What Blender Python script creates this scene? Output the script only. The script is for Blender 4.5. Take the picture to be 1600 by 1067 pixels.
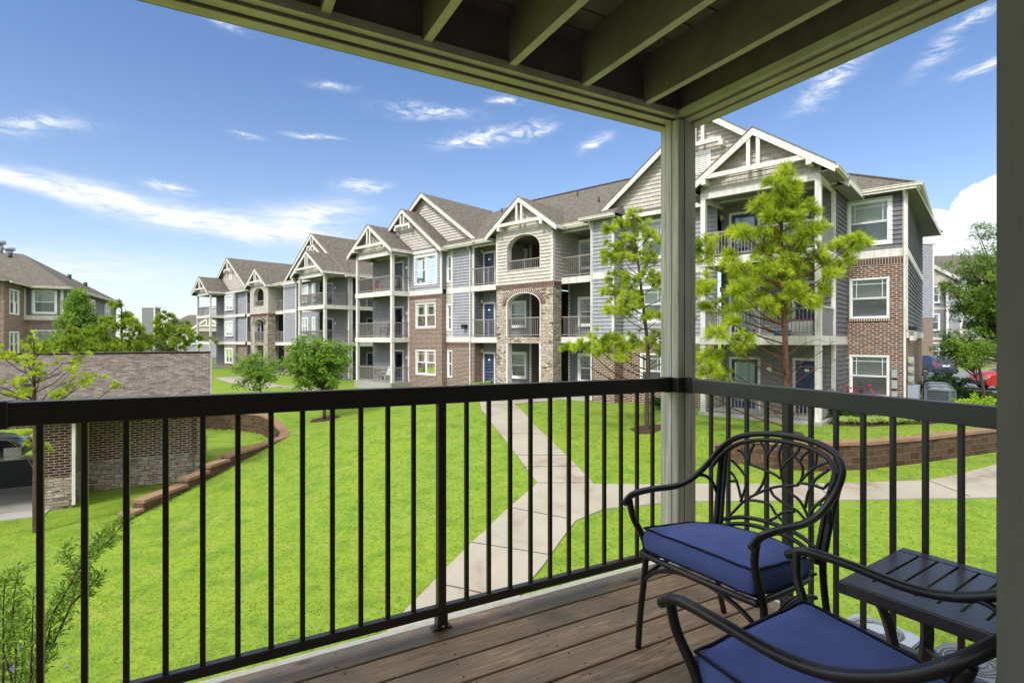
import bpy, bmesh, math, random
from mathutils import Vector, Matrix, noise
R = math.radians
scene = bpy.context.scene
for o in list(bpy.data.objects): bpy.data.objects.remove(o)
COL = scene.collection

# ------------------------------------------------------------------ camera
FPX, HZ = 842.0, 530.0                       # focal length and horizon in photograph pixels
cd = bpy.data.cameras.new('camera'); cam = bpy.data.objects.new('camera', cd); COL.objects.link(cam)
cam.location = (0, 0, 0); cam.rotation_euler = (R(90), 0, 0)
cd.sensor_width = 36; cd.lens = 36 * FPX / 1600
cd.shift_y = (HZ - 533.5) / 1600
cd.clip_start = 0.05; cd.clip_end = 3000
scene.camera = cam

# ------------------------------------------------------------------ world, sun, exposure
SUN_AZ, SUN_EL = 214.0, 48.0                 # compass degrees the light comes from
world = bpy.data.worlds.new("World"); scene.world = world; world.use_nodes = True
def build_world():
    nt = world.node_tree; N = nt.nodes; L = nt.links; N.clear()
    out = N.new('ShaderNodeOutputWorld'); bg = N.new('ShaderNodeBackground'); L.new(bg.outputs[0], out.inputs[0])
    sky = N.new('ShaderNodeTexSky'); sky.sky_type = 'NISHITA'; sky.sun_disc = False
    sky.sun_elevation = R(SUN_EL); sky.sun_rotation = R(SUN_AZ); sky.air_density = 1.0; sky.dust_density = 0.6; sky.ozone_density = 2.5
    bg.inputs[1].default_value = 0.15
    tc = N.new('ShaderNodeTexCoord')
    sep = N.new('ShaderNodeSeparateXYZ'); L.new(tc.outputs['Generated'], sep.inputs[0])
    def mth(op, a, b=None, c=None, clamp=False):
        n = N.new('ShaderNodeMath'); n.operation = op; n.use_clamp = clamp
        for i, v in enumerate((a, b, c)):
            if v is None: continue
            if isinstance(v, (int, float)): n.inputs[i].default_value = v
            else: L.new(v, n.inputs[i])
        return n.outputs[0]
    az = mth('ARCTAN2', sep.outputs[0], sep.outputs[1])
    el = mth('ARCSINE', sep.outputs[2])
    cmb = N.new('ShaderNodeCombineXYZ'); L.new(az, cmb.inputs[0]); L.new(el, cmb.inputs[1])
    def nz(scale, sx, sy, rot, detail=6, rough=.6, dist=0.3, off=0):
        mp = N.new('ShaderNodeMapping'); mp.inputs['Rotation'].default_value = (0, 0, rot)
        mp.inputs['Scale'].default_value = (sx, sy, 1); mp.inputs['Location'].default_value = (off, off * .37, off)
        L.new(cmb.outputs[0], mp.inputs[0])
        t = N.new('ShaderNodeTexNoise'); t.inputs['Scale'].default_value = scale; t.inputs['Detail'].default_value = detail
        t.inputs['Roughness'].default_value = rough; t.inputs['Distortion'].default_value = dist
        L.new(mp.outputs[0], t.inputs['Vector']); return t.outputs['Fac']
    wisp = nz(9, 1.2, 6, 0.14, 12, .68, 1.2)
    wisp2 = nz(20, 1.0, 3.2, -0.25, 12, .72, 1.0, 3.1)
    puff = nz(7, 1, 1.4, 0, 9, .6, .1, 7.7)
    warp = nz(3.5, 1, 2.2, 0, 5, .6, 0, 1.7)
    w0 = mth('MULTIPLY_ADD', warp, 2, -1)
    def blob(px, py, rx, ry, ang, amp, n, lo, hi):
        # a soft cloud bank fixed to a direction of the sky
        a0 = math.atan((px - 800) / FPX); e0 = math.atan((HZ - py) / FPX * math.cos(a0)); sc = FPX / (math.cos(a0) ** 2) * 1.0
        da = mth('SUBTRACT', az, a0); de = mth('SUBTRACT', mth('MULTIPLY_ADD', w0, .035, el), e0)
        c, s = math.cos(ang), math.sin(ang)
        u = mth('ADD', mth('MULTIPLY', da, c), mth('MULTIPLY', de, s)); v = mth('SUBTRACT', mth('MULTIPLY', de, c), mth('MULTIPLY', da, s))
        u = mth('DIVIDE', u, rx / sc); v = mth('DIVIDE', v, ry / sc * 1.1)
        d = mth('ADD', mth('MULTIPLY', u, u), mth('MULTIPLY', v, v))
        g = mth('EXPONENT', mth('MULTIPLY', d, -1))
        mr = N.new('ShaderNodeMapRange'); mr.interpolation_type = 'SMOOTHSTEP'; L.new(n, mr.inputs[0])
        mr.inputs[1].default_value = lo; mr.inputs[2].default_value = hi
        return mth('MULTIPLY', mth('MULTIPLY', g, mr.outputs[0]), amp)
    cl = [blob(30, 285, 150, 13, -0.28, 1.17, wisp, .20, .66), blob(200, 322, 120, 15, -0.2, 1.26, wisp, .20, .66), blob(330, 340, 90, 14, -.08, 1.08, wisp, .20, .66),
          blob(480, 335, 80, 20, .12, 0.99, wisp, .20, .66), blob(450, 365, 110, 14, .0, 0.81, wisp, .20, .66), blob(50, 197, 80, 11, .12, 1.06, wisp2, .36, .68),
          blob(130, 420, 200, 30, .0, 0.45, wisp, .20, .66), blob(265, 294, 30, 7, 0, 1.33, wisp2, .36, .68), blob(565, 292, 32, 8, 0, 1.73, wisp2, .36, .68),
          blob(490, 219, 38, 3, 0, 1.06, wisp2, .36, .68), blob(670, 176, 55, 7, -.05, 1.20, wisp2, .36, .68), blob(740, 218, 50, 8, .1, 1.46, wisp2, .36, .68), blob(830, 200, 35, 7, .2, 1.20, wisp2, .36, .68),
          blob(930, 220, 22, 8, .4, 1.33, wisp2, .36, .68), blob(790, 156, 24, 5, 0, 1.20, wisp2, .36, .68), blob(520, 130, 30, 5, 0, 0.80, wisp2, .36, .68), blob(385, 215, 22, 3, 0, 0.80, wisp2, .36, .68),
          blob(345, 30, 36, 9, -.2, 0.80, wisp2, .36, .68), blob(1300, 125, 60, 14, .5, 1.06, wisp2, .36, .68), blob(1500, 60, 70, 14, .6, 0.99, wisp2, .36, .68),
          blob(1540, 105, 45, 8, .2, 1.06, wisp2, .36, .68), blob(1480, 430, 110, 40, .1, .9, puff, .15, .45),
          blob(1400, 455, 150, 40, 0, .8, puff, .1, .5)]
    tot = cl[0]
    for c in cl[1:]: tot = mth('ADD', tot, c)
    # thin general haze of cloud low over the horizon
    hz = mth('EXPONENT', mth('MULTIPLY', mth('ABSOLUTE', el), -6.5)); tot = mth('ADD', tot, mth('MULTIPLY', hz, .55))
    def cum(px, py, rx, ry, lo=.42, hi=.52):
        a0 = math.atan((px - 800) / FPX); e0 = math.atan((HZ - py) / FPX * math.cos(a0)); sc = FPX / (math.cos(a0) ** 2)
        u = mth('DIVIDE', mth('SUBTRACT', az, a0), rx / sc); v = mth('DIVIDE', mth('SUBTRACT', el, e0), ry / sc * 1.2)
        gg = mth('EXPONENT', mth('MULTIPLY', mth('ADD', mth('MULTIPLY', u, u), mth('MULTIPLY', v, v)), -1))
        q = mth('ADD', gg, mth('MULTIPLY_ADD', puff, .9, -.45)); mr = N.new('ShaderNodeMapRange'); mr.interpolation_type = 'SMOOTHSTEP'; L.new(q, mr.inputs[0]); mr.inputs[1].default_value = lo; mr.inputs[2].default_value = hi
        return mr.outputs[0]
    for c in (cum(1565, 325, 95, 72), cum(1500, 390, 85, 52), cum(1462, 350, 34, 26)): tot = mth('MAXIMUM', tot, c)
    tot = mth('MINIMUM', tot, .96)
    # added bright cloud overhead and to the sides, unseen, to light the shaded balcony
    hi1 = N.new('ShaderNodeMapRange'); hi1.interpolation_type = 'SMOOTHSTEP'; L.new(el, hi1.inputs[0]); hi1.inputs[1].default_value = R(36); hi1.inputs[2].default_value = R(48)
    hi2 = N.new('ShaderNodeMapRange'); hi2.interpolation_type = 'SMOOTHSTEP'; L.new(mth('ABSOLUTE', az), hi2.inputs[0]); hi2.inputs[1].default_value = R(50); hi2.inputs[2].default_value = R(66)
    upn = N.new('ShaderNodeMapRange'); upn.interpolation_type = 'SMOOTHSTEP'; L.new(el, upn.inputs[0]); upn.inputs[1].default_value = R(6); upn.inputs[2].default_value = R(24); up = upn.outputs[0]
    fill_bank = mth('MULTIPLY', mth('MULTIPLY', mth('MAXIMUM', hi1.outputs[0], hi2.outputs[0]), up), mth('MULTIPLY_ADD', puff, .5, .62), None)
    fill_bank = mth('MINIMUM', fill_bank, 1.0)
    hs = N.new('ShaderNodeHueSaturation'); hs.inputs['Hue'].default_value = .506; hs.inputs['Saturation'].default_value = 1.16; hs.inputs['Value'].default_value = .66
    L.new(sky.outputs[0], hs.inputs['Color'])
    mx = N.new('ShaderNodeMix'); mx.data_type = 'RGBA'; L.new(tot, mx.inputs[0]); L.new(hs.outputs[0], mx.inputs[6])
    mx.inputs[7].default_value = (3.7, 3.8, 4.05, 1)
    m2 = N.new('ShaderNodeMix'); m2.data_type = 'RGBA'; L.new(fill_bank, m2.inputs[0]); L.new(mx.outputs[2], m2.inputs[6]); m2.inputs[7].default_value = (7.9, 7.9, 8.0, 1)
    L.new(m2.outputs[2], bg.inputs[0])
build_world()
sd = bpy.data.lights.new('sun', 'SUN'); sun = bpy.data.objects.new('sun', sd); COL.objects.link(sun)
sd.energy = 2.0; sd.angle = R(10); sd.color = (1, .975, .945)
_az, _el = R(SUN_AZ), R(SUN_EL)
sun_dir = Vector((math.sin(_az) * math.cos(_el), math.cos(_az) * math.cos(_el), math.sin(_el)))
sun.rotation_euler = sun_dir.to_track_quat('Z', 'Y').to_euler()
scene.view_settings.view_transform = 'Standard'; scene.view_settings.look = 'None'
scene.view_settings.exposure = 0.9; scene.view_settings.gamma = 1
scene.render.engine = 'CYCLES'
try:
    scene.cycles.max_bounces = 8; scene.cycles.diffuse_bounces = 4; scene.cycles.transparent_max_bounces = 12
except Exception: pass

# ------------------------------------------------------------------ materials
def srgb(r, g, b):
    f = lambda c: (c / 255 / 12.92) if c / 255 <= .04045 else ((c / 255 + .055) / 1.055) ** 2.4
    return (f(r), f(g), f(b), 1)
class Mat:
    def __init__(s, name, rough=.8, metal=0, spec=.3):
        s.m = bpy.data.materials.new(name); s.m.use_nodes = True; s.N = s.m.node_tree.nodes; s.L = s.m.node_tree.links
        s.b = s.N['Principled BSDF']; s.b.inputs['Roughness'].default_value = rough; s.b.inputs['Metallic'].default_value = metal
        s.b.inputs['Specular IOR Level'].default_value = spec
    def col(s, c): s.b.inputs['Base Color'].default_value = c; return s
    def coord(s, kind='Object', scale=(1, 1, 1), rot=(0, 0, 0)):
        t = s.N.new('ShaderNodeTexCoord'); m = s.N.new('ShaderNodeMapping'); m.inputs['Scale'].default_value = scale; m.inputs['Rotation'].default_value = rot
        s.L.new(t.outputs[kind], m.inputs[0]); return m.outputs[0]
    def noise(s, v, scale, detail=5, rough=.6, dist=0):
        n = s.N.new('ShaderNodeTexNoise'); n.inputs['Scale'].default_value = scale; n.inputs['Detail'].default_value = detail
        n.inputs['Roughness'].default_value = rough; n.inputs['Distortion'].default_value = dist; s.L.new(v, n.inputs['Vector']); return n.outputs['Fac']
    def ramp(s, f, stops, interp='LINEAR'):
        r = s.N.new('ShaderNodeValToRGB'); e = r.color_ramp.elements; r.color_ramp.interpolation = interp
        while len(e) < len(stops): e.new(.5)
        for i, (p, c) in enumerate(stops): e[i].position = p; e[i].color = c
        s.L.new(f, r.inputs[0]); return r.outputs[0]
    def mix(s, f, a, b, mode='MIX'):
        m = s.N.new('ShaderNodeMix'); m.data_type = 'RGBA'; m.blend_type = mode
        for i, v in ((0, f), (6, a), (7, b)):
            if isinstance(v, (int, float)): m.inputs[i].default_value = v
            elif isinstance(v, tuple): m.inputs[i].default_value = v
            else: s.L.new(v, m.inputs[i])
        return m.outputs[2]
    def base(s, c): s.L.new(c, s.b.inputs['Base Color']); return s
    def bump(s, h, strength=.3, dist=.01):
        b = s.N.new('ShaderNodeBump'); b.inputs['Strength'].default_value = strength; b.inputs['Distance'].default_value = dist
        s.L.new(h, b.inputs['Height']); s.L.new(b.outputs[0], s.b.inputs['Normal']); return s
    def brick(s, v, c1, c2, mortar, w, h, ms, bias=0, off=.5, freq=2):
        t = s.N.new('ShaderNodeTexBrick'); s.L.new(v, t.inputs['Vector']); t.offset = off; t.offset_frequency = freq
        t.inputs['Color1'].default_value = c1; t.inputs['Color2'].default_value = c2; t.inputs['Mortar'].default_value = mortar
        t.inputs['Scale'].default_value = 1; t.inputs['Brick Width'].default_value = w; t.inputs['Row Height'].default_value = h
        t.inputs['Mortar Size'].default_value = ms; t.inputs['Bias'].default_value = bias; t.inputs['Mortar Smooth'].default_value = .1
        return t
def g(v): return (v, v, v, 1)
def painted(name, c, rough=.6, var=.12, spec=.3, dirt=0):
    k = Mat(name, rough, 0, spec); v = k.coord('Object'); n = k.noise(v, 3.0, 6, .65); n2 = k.noise(v, 35, 3)
    lo = tuple(x * (1 - var) for x in c[:3]) + (1,); hi = tuple(min(1, x * (1 + var)) for x in c[:3]) + (1,)
    cc = k.ramp(n, [(.3, lo), (.7, hi)])
    if dirt:
        st = k.noise(k.coord('Object', (1, 1, .12)), 9, 6, .7); cc = k.mix(dirt, cc, k.ramp(st, [(.38, (.62, .58, .52, 1)), (.55, g(1))]), 'MULTIPLY')
    k.base(cc); k.bump(n2, .08, .003); return k.m
M = {}
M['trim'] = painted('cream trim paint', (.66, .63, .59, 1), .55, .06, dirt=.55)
M['white'] = painted('white frame paint', (.78, .78, .77, 1), .45, .03)
M['siding_blue'] = painted('blue grey siding paint', (.30, .305, .335, 1), .6, .06, dirt=.55)
M['siding_dark'] = painted('charcoal siding paint', (.135, .135, .15, 1), .6, .07, dirt=.55)
M['siding_grey'] = painted('mid grey and shaded siding paint', (.20, .20, .205, 1), .6, .07, dirt=.55)  # also on flanks of the blue siding, their shade put into the colour
M['taupe'] = painted('taupe railing paint', (.23, .21, .19, 1), .5, .06)
M['darkrail'] = painted('dark brown metal railing', (.035, .03, .028, 1), .4, .1)
M['navy'] = painted('navy blue door paint', (.022, .04, .095, 1), .35, .05)
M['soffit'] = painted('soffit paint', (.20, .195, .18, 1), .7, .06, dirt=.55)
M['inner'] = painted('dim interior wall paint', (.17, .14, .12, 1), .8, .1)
M['gutter'] = painted('cream gutter metal', (.62, .60, .50, 1), .4, .06, dirt=.55)
M['lampglass'] = painted('yellowed lamp glass', (.62, .55, .2, 1), .3, .05)
M['meter'] = painted('grey meter metal', (.32, .34, .36, 1), .4, .08)
M['black'] = painted('black plastic', (.02, .02, .022, 1), .45, .1)
def shakes():
    k = Mat('taupe shingle siding', .75, 0, .2); v = k.coord('UV')
    t = k.brick(v, (.43, .385, .34, 1), (.54, .49, .435, 1), (.16, .14, .12, 1), .30, .18, .007)
    n = k.noise(k.coord('Object'), 2.2, 5); k.base(k.mix(.5, t.outputs['Color'], k.ramp(n, [(.3, (.36, .33, .30, 1)), (.7, (.50, .46, .43, 1))])))
    k.base(k.mix(k.ramp(n, [(.3, g(0)), (.8, g(.35))]), t.outputs['Color'], (.53, .485, .435, 1)))
    k.bump(t.outputs['Fac'], -.6, .02); return k.m
M['shake'] = shakes()
def brickmat(name, c1, c2, c3, mortar, w=.254, h=.081, ms=.0125):
    k = Mat(name, .85, 0, .15); v = k.coord('UV')
    t = k.brick(v, c1, c2, mortar, w, h, ms, 0)
    # random third tone per brick from a low detail noise
    n = k.noise(v, 7, 2, .5); sel = k.ramp(n, [(.57, g(0)), (.63, g(1))])
    inv = k.N.new('ShaderNodeMath'); inv.operation = 'SUBTRACT'; inv.inputs[0].default_value = 1; k.L.new(t.outputs['Fac'], inv.inputs[1])
    f = k.N.new('ShaderNodeMath'); f.operation = 'MULTIPLY'; k.L.new(sel, f.inputs[0]); k.L.new(inv.outputs[0], f.inputs[1])
    c = k.mix(f.outputs[0], t.outputs['Color'], c3)
    n2 = k.noise(v, 60, 4); c = k.mix(.35, c, k.ramp(n2, [(.3, g(.25)), (.7, g(1))]), 'MULTIPLY')
    k.base(c)
    k.bump(t.outputs['Fac'], -.6, .012); return k.m
M['brick'] = brickmat('dark red brick', (.048, .018, .014, 1), (.11, .038, .026, 1), (.32, .15, .08, 1), (.54, .45, .37, 1))
M['brick2'] = brickmat('plum brown brick', (.05, .019, .015, 1), (.115, .043, .03, 1), (.30, .15, .095, 1), (.54, .46, .39, 1), ms=.0125)
M['soldier'] = brickmat('soldier course brick', (.06, .03, .024, 1), (.13, .065, .05, 1), (.22, .13, .1, 1), (.6, .52, .45, 1), .081, .26, .02)
def stonemat(name, tint=1.0):
    k = Mat(name, .9, 0, .1); v = k.coord('UV'); n = k.noise(v, 1.7, 3)
    wv = k.N.new('ShaderNodeVectorMath'); wv.operation = 'ADD'
    wob = k.N.new('ShaderNodeTexNoise'); wob.inputs['Scale'].default_value = 3.5; wob.inputs['Detail'].default_value = 3; k.L.new(v, wob.inputs['Vector'])
    sc = k.N.new('ShaderNodeVectorMath'); sc.operation = 'MULTIPLY_ADD'; sc.inputs[1].default_value = (.10, .07, 0); sc.inputs[2].default_value = (-.05, -.035, 0)
    k.L.new(wob.outputs['Color'], sc.inputs[0]); k.L.new(v, wv.inputs[0]); k.L.new(sc.outputs[0], wv.inputs[1])
    a = k.brick(wv.outputs[0], g(0), g(1), g(.5), .37, .085, .008, 0, .43, 2)
    b = k.brick(wv.outputs[0], g(0), g(1), g(.5), .24, .17, .010, 0, .37, 3)
    vr = k.N.new('ShaderNodeTexVoronoi'); vr.inputs['Scale'].default_value = 1; mp = k.coord('UV', (2.4, 9, 1)); k.L.new(mp, vr.inputs['Vector'])
    sel = k.ramp(k.noise(v, 2.6, 1), [(.5, g(0)), (.51, g(1))])
    val = k.mix(sel, a.outputs['Color'], b.outputs['Color']); fac = k.mix(sel, a.outputs['Fac'], b.outputs['Fac'])
    hue = k.mix(.5, val, vr.outputs['Color'])
    bw = k.N.new('ShaderNodeRGBToBW'); k.L.new(hue, bw.inputs[0])
    T = lambda r, gg, bb: (r * tint, gg * tint, bb * tint, 1)
    c = k.ramp(bw.outputs[0], [(.12, T(.10, .07, .05)), (.28, T(.31, .25, .20)), (.42, T(.56, .48, .39)), (.55, T(.36, .29, .235)), (.68, T(.62, .55, .47)), (.8, T(.44, .38, .32)), (.92, T(.24, .21, .19))])
    c = k.mix(.4, c, k.ramp(k.noise(v, 40, 4), [(.3, g(.35)), (.7, g(1))]), 'MULTIPLY')
    k.base(k.mix(fac, c, (.09, .07, .055, 1))); k.bump(k.mix(.5, fac, k.noise(v, 25, 3)), -.7, .03); return k.m
M['stone'] = stonemat('stacked ledge stone'); M['stone_grey'] = stonemat('grey ledge stone', .85)
def roofmat(name, c1, c2, c3):
    k = Mat(name, .95, 0, .05); v = k.coord('UV')
    t = k.brick(v, c1, c2, (c1[0] * .5, c1[1] * .5, c1[2] * .5, 1), .21, .118, .007, 0, .37, 2)
    n = k.noise(v, 5, 4, .7); c = k.mix(k.ramp(n, [(.42, g(0)), (.62, g(.7))]), t.outputs['Color'], c3)
    n3 = k.noise(v, 90, 3); c = k.mix(.5, c, k.ramp(n3, [(.3, g(.5)), (.7, g(1))]), 'MULTIPLY')
    k.base(c); k.bump(t.outputs['Fac'], -.4, .015); return k.m
M['roof'] = roofmat('weathered brown shingles', (.085, .075, .062, 1), (.155, .138, .115, 1), (.20, .18, .15, 1))
M['roof_garage'] = roofmat('taupe shingles', (.08, .068, .058, 1), (.22, .185, .158, 1), (.14, .12, .10, 1))
def glass(name='window glass', tint=(.86, .89, .9, 1)):
    k = Mat(name); N, L = k.N, k.L
    out = N['Material Output']; tr = N.new('ShaderNodeBsdfTransparent'); tr.inputs[0].default_value = tint
    gl = N.new('ShaderNodeBsdfGlossy'); gl.inputs['Roughness'].default_value = .03; gl.inputs[0].default_value = g(1)
    fr = N.new('ShaderNodeFresnel'); fr.inputs[0].default_value = 1.35
    ad = N.new('ShaderNodeMath'); ad.inputs[1].default_value = .015; L.new(fr.outputs[0], ad.inputs[0])
    mx = N.new('ShaderNodeMixShader'); L.new(ad.outputs[0], mx.inputs[0]); L.new(tr.outputs[0], mx.inputs[1]); L.new(gl.outputs[0], mx.inputs[2])
    L.new(mx.outputs[0], out.inputs[0]); return k.m
M['glass'] = glass(); M['glass_screen'] = glass('screened window glass', (.66, .68, .70, 1))
M['blind'] = painted('off white blind slats', (.72, .74, .76, 1), .6, .05)
def grassmat():
    k = Mat('lawn grass', .9, 0, .15); v = k.coord('Object')
    n = k.noise(v, .35, 5, .6); n2 = k.noise(v, 9, 6, .75); n3 = k.noise(v, 70, 4, .8); n4 = k.noise(v, 1.6, 4, .6)
    c = k.ramp(n2, [(.25, (.085, .155, .018, 1)), (.5, (.145, .228, .024, 1)), (.75, (.225, .30, .035, 1))])
    c = k.mix(k.ramp(n, [(.4, g(0)), (.65, g(.45))]), c, (.20, .26, .014, 1))
    dry = k.noise(v, .9, 6, .7, .4); c = k.mix(k.ramp(dry, [(.56, g(0)), (.72, g(.55))]), c, (.27, .25, .07, 1))
    c = k.mix(k.ramp(n4, [(.33, g(.6)), (.52, g(0))]), c, (.06, .15, .010, 1))
    c = k.mix(.4, c, k.ramp(n3, [(.3, g(.6)), (.62, g(1.15))]), 'MULTIPLY')
    k.base(c); k.bump(n3, .25, .012); return k.m
M['grass'] = grassmat()
def blademat(name, c1, c2, c3):
    k = Mat(name, .6, 0, .25); v = k.coord('Object'); n = k.noise(v, 1.3, 4); n2 = k.noise(v, 23, 2)
    c = k.mix(.55, k.ramp(n2, [(.3, c1), (.5, c2), (.72, c3)]), k.ramp(n, [(.35, c1), (.6, c3)])); k.base(c)
    tr = k.N.new('ShaderNodeBsdfTranslucent'); k.L.new(c, tr.inputs[0]); mx = k.N.new('ShaderNodeMixShader'); mx.inputs[0].default_value = .35
    out = k.N['Material Output']; k.L.new(k.b.outputs[0], mx.inputs[1]); k.L.new(tr.outputs[0], mx.inputs[2]); k.L.new(mx.outputs[0], out.inputs[0]); return k.m
def upright(m):
    nt = m.node_tree; c = nt.nodes.new('ShaderNodeCombineXYZ'); c.inputs[2].default_value = 1
    for n in nt.nodes:
        if n.type in ('BSDF_PRINCIPLED', 'BSDF_TRANSLUCENT'): nt.links.new(c.outputs[0], n.inputs['Normal'])
    return m
M['blade'] = blademat('grass blades', (.11, .19, .02, 1), (.19, .27, .028, 1), (.29, .34, .045, 1))
M['pine'] = blademat('fresh pine needles', (.11, .19, .012, 1), (.33, .44, .02, 1), (.62, .70, .05, 1))
M['pine_mid'] = blademat('mid green pine needles', (.065, .13, .012, 1), (.19, .29, .018, 1), (.38, .48, .035, 1))
M['pine_dark'] = blademat('dark pine needles', (.04, .09, .012, 1), (.10, .20, .016, 1), (.22, .34, .02, 1))
M['leaf'] = blademat('broad green leaves', (.045, .13, .015, 1), (.13, .27, .02, 1), (.28, .42, .04, 1))
M['cypress'] = blademat('feathery cypress leaves', (.035, .085, .016, 1), (.11, .21, .026, 1), (.27, .40, .045, 1))
M['leaf_dark'] = blademat('dark shrub leaves', (.012, .04, .01, 1), (.04, .09, .016, 1), (.09, .17, .03, 1))
M['lime'] = blademat('lime shrub leaves', (.14, .28, .01, 1), (.28, .45, .015, 1), (.45, .60, .03, 1))
M['liriope'] = blademat('yellow green strap leaves', (.14, .25, .03, 1), (.33, .46, .06, 1), (.60, .68, .22, 1))
M['flower_red'] = painted('red petals', (.55, .02, .05, 1), .6, .2)
M['flower_purple'] = painted('purple petals', (.28, .16, .60, 1), .6, .2)
def barkmat(name, c1, c2):
    k = Mat(name, .95, 0, .1); v = k.coord('Object', (1, 1, .25)); n = k.noise(v, 30, 5, .7)
    k.base(k.ramp(n, [(.35, c1), (.65, c2)])); k.bump(n, .8, .02); return k.m
M['bark'] = barkmat('rough bark', (.035, .024, .018, 1), (.12, .085, .065, 1))
M['bark_red'] = barkmat('reddish pine bark', (.05, .025, .018, 1), (.16, .08, .055, 1))
M['bark_pale'] = barkmat('pale dry twig bark', (.12, .10, .08, 1), (.30, .26, .21, 1))
def concrete(name, c, joint=0):
    k = Mat(name, .8, 0, .25); v = k.coord('Object'); n = k.noise(v, .7, 6, .65, .5); n2 = k.noise(v, 40, 4)
    d = tuple(x * .62 for x in c[:3]); warm = (d[0] * 1.12, d[1] * .98, d[2] * .82, 1)
    col = k.ramp(n, [(.35, c), (.55, tuple(x * .9 for x in c[:3]) + (1,)), (.7, warm)])
    col = k.mix(.3, col, k.ramp(n2, [(.3, g(.6)), (.7, g(1))]), 'MULTIPLY'); k.base(col); k.bump(n2, .25, .004)
    k.L.new(k.ramp(n, [(.4, g(.75)), (.62, g(.38))]), k.b.inputs['Roughness']); return k.m
M['path'] = concrete('worn path concrete', (.34, .305, .245, 1))
M['pad'] = concrete('grey concrete', (.36, .35, .32, 1))
M['asphalt'] = concrete('grey asphalt', (.16, .165, .17, 1))
def blockmat():
    k = Mat('split face retaining block', .95, 0, .1); v = k.coord('UV'); t = k.brick(v, (.065, .04, .026, 1), (.115, .07, .045, 1), (.20, .15, .10, 1), .42, .20, .006, 0)
    n = k.noise(v, 14, 6, .75); c = k.mix(.7, t.outputs['Color'], k.ramp(n, [(.3, g(.3)), (.7, g(1.3))]), 'MULTIPLY'); k.base(c)
    k.bump(k.mix(.6, t.outputs['Fac'], n), -.9, .04); return k.m
M['block'] = blockmat()
M['cap'] = painted('terracotta cap stone', (.235, .14, .085, 1), .85, .22)
def deckmat():
    k = Mat('wet weathered deck boards', .42, 0, .4); v = k.coord('UV', (1.0, 16, 1)); n = k.noise(v, 3.2, 12, .8, 1.8)
    o = k.coord('UV', (1, 6.5, 1)); n2 = k.noise(o, .8, 4); big = k.noise(k.coord('UV'), .9, 4, .6, .5)
    c = k.ramp(n, [(.3, (.06, .034, .018, 1)), (.44, (.30, .19, .105, 1)), (.55, (.54, .36, .21, 1)), (.66, (.74, .55, .34, 1))])
    c = k.mix(k.ramp(n2, [(.4, g(0)), (.6, g(.55))]), c, (.27, .215, .13, 1))
    c = k.mix(k.ramp(big, [(.45, g(0)), (.62, g(.75))]), c, (.125, .118, .078, 1))
    kn = k.N.new('ShaderNodeTexVoronoi'); kn.inputs['Scale'].default_value = 1; k.L.new(k.coord('UV', (2.1, 5.2, 1)), kn.inputs['Vector'])
    c = k.mix(k.ramp(kn.outputs['Distance'], [(.05, g(.85)), (.13, g(0))]), c, (.03, .017, .011, 1)); k.base(c)
    k.L.new(k.ramp(big, [(.35, g(.62)), (.6, g(.3))]), k.b.inputs['Roughness']); k.bump(n, .35, .004); return k.m
M['deck'] = deckmat()
def weathered(name, a, b, c3, sc=(1, 1, .06), scale=22):
    k = Mat(name, .75, 0, .2); v = k.coord('Object', sc); n = k.noise(v, scale, 7, .7, .4); n2 = k.noise(k.coord('Object'), 2.5, 5)
    c = k.ramp(n, [(.3, a), (.5, b), (.66, c3)]); c = k.mix(k.ramp(n2, [(.4, g(0)), (.7, g(.4))]), c, tuple(x * .75 for x in b[:3]) + (1,)); k.base(c)
    k.bump(n, .45, .006); return k.m
M['post'] = weathered('peeling whitewashed wood', (.30, .26, .21, 1), (.66, .62, .54, 1), (.86, .83, .77, 1), (1, 1, .03), 55)
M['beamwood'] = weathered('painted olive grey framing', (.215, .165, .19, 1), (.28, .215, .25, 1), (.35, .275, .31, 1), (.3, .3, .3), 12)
M['beam_lit'] = weathered('framing paint lightened as lit', (.56, .48, .46, 1), (.72, .63, .60, 1), (.84, .75, .71, 1), (.3, .3, .3), 14)  # lighter copy of the framing paint, light on the undersides put into the colour
M['jamb'] = weathered('olive grey corner board', (.19, .18, .165, 1), (.235, .222, .203, 1), (.28, .265, .24, 1), (1, 1, .1), 10)
M['stripe'] = weathered('pale deck edge trim', (.62, .60, .48, 1), (.80, .78, .66, 1), (.88, .86, .76, 1), (1, 1, 1), 20)
M['rail'] = painted('dark bronze rail metal', (.045, .038, .035, 1), .35, .12, .5)
M['rail_light'] = painted('lighter bronze rail metal', (.085, .077, .073, 1), .38, .12, .5)  # same bronze metal in a lighter tone
M['iron'] = painted('dark wrought metal', (.026, .022, .024, 1), .32, .15, .5)
M['tabletop'] = painted('charcoal table metal', (.085, .076, .088, 1), .3, .15, .5)
def fabric():
    k = Mat('navy blue outdoor fabric', .85, 0, .15); v = k.coord('Object'); n = k.noise(v, 6, 4); w = k.noise(k.coord('Object', (1, 1, 1)), 400, 2)
    k.base(k.ramp(n, [(.3, (.12, .165, .43, 1)), (.7, (.16, .215, .54, 1))])); k.bump(k.mix(.15, k.noise(v, 9, 3), w), .5, .01); return k.m
M['fabric'] = fabric(); M['piping'] = painted('dark navy piping', (.012, .016, .05, 1), .7, .1)
M['acmetal'] = painted('pale blue grey painted steel', (.27, .31, .36, 1), .4, .06, .4)
M['acdark'] = painted('dark grey coil guard', (.05, .055, .06, 1), .5, .1)
M['utility'] = painted('slate grey condenser steel', (.12, .14, .165, 1), .45, .1)
def carpaint(n, c):
    k = Mat(n, .25, .3, .5).col(c); k.b.inputs['Coat Weight'].default_value = .6; return k.m
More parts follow.
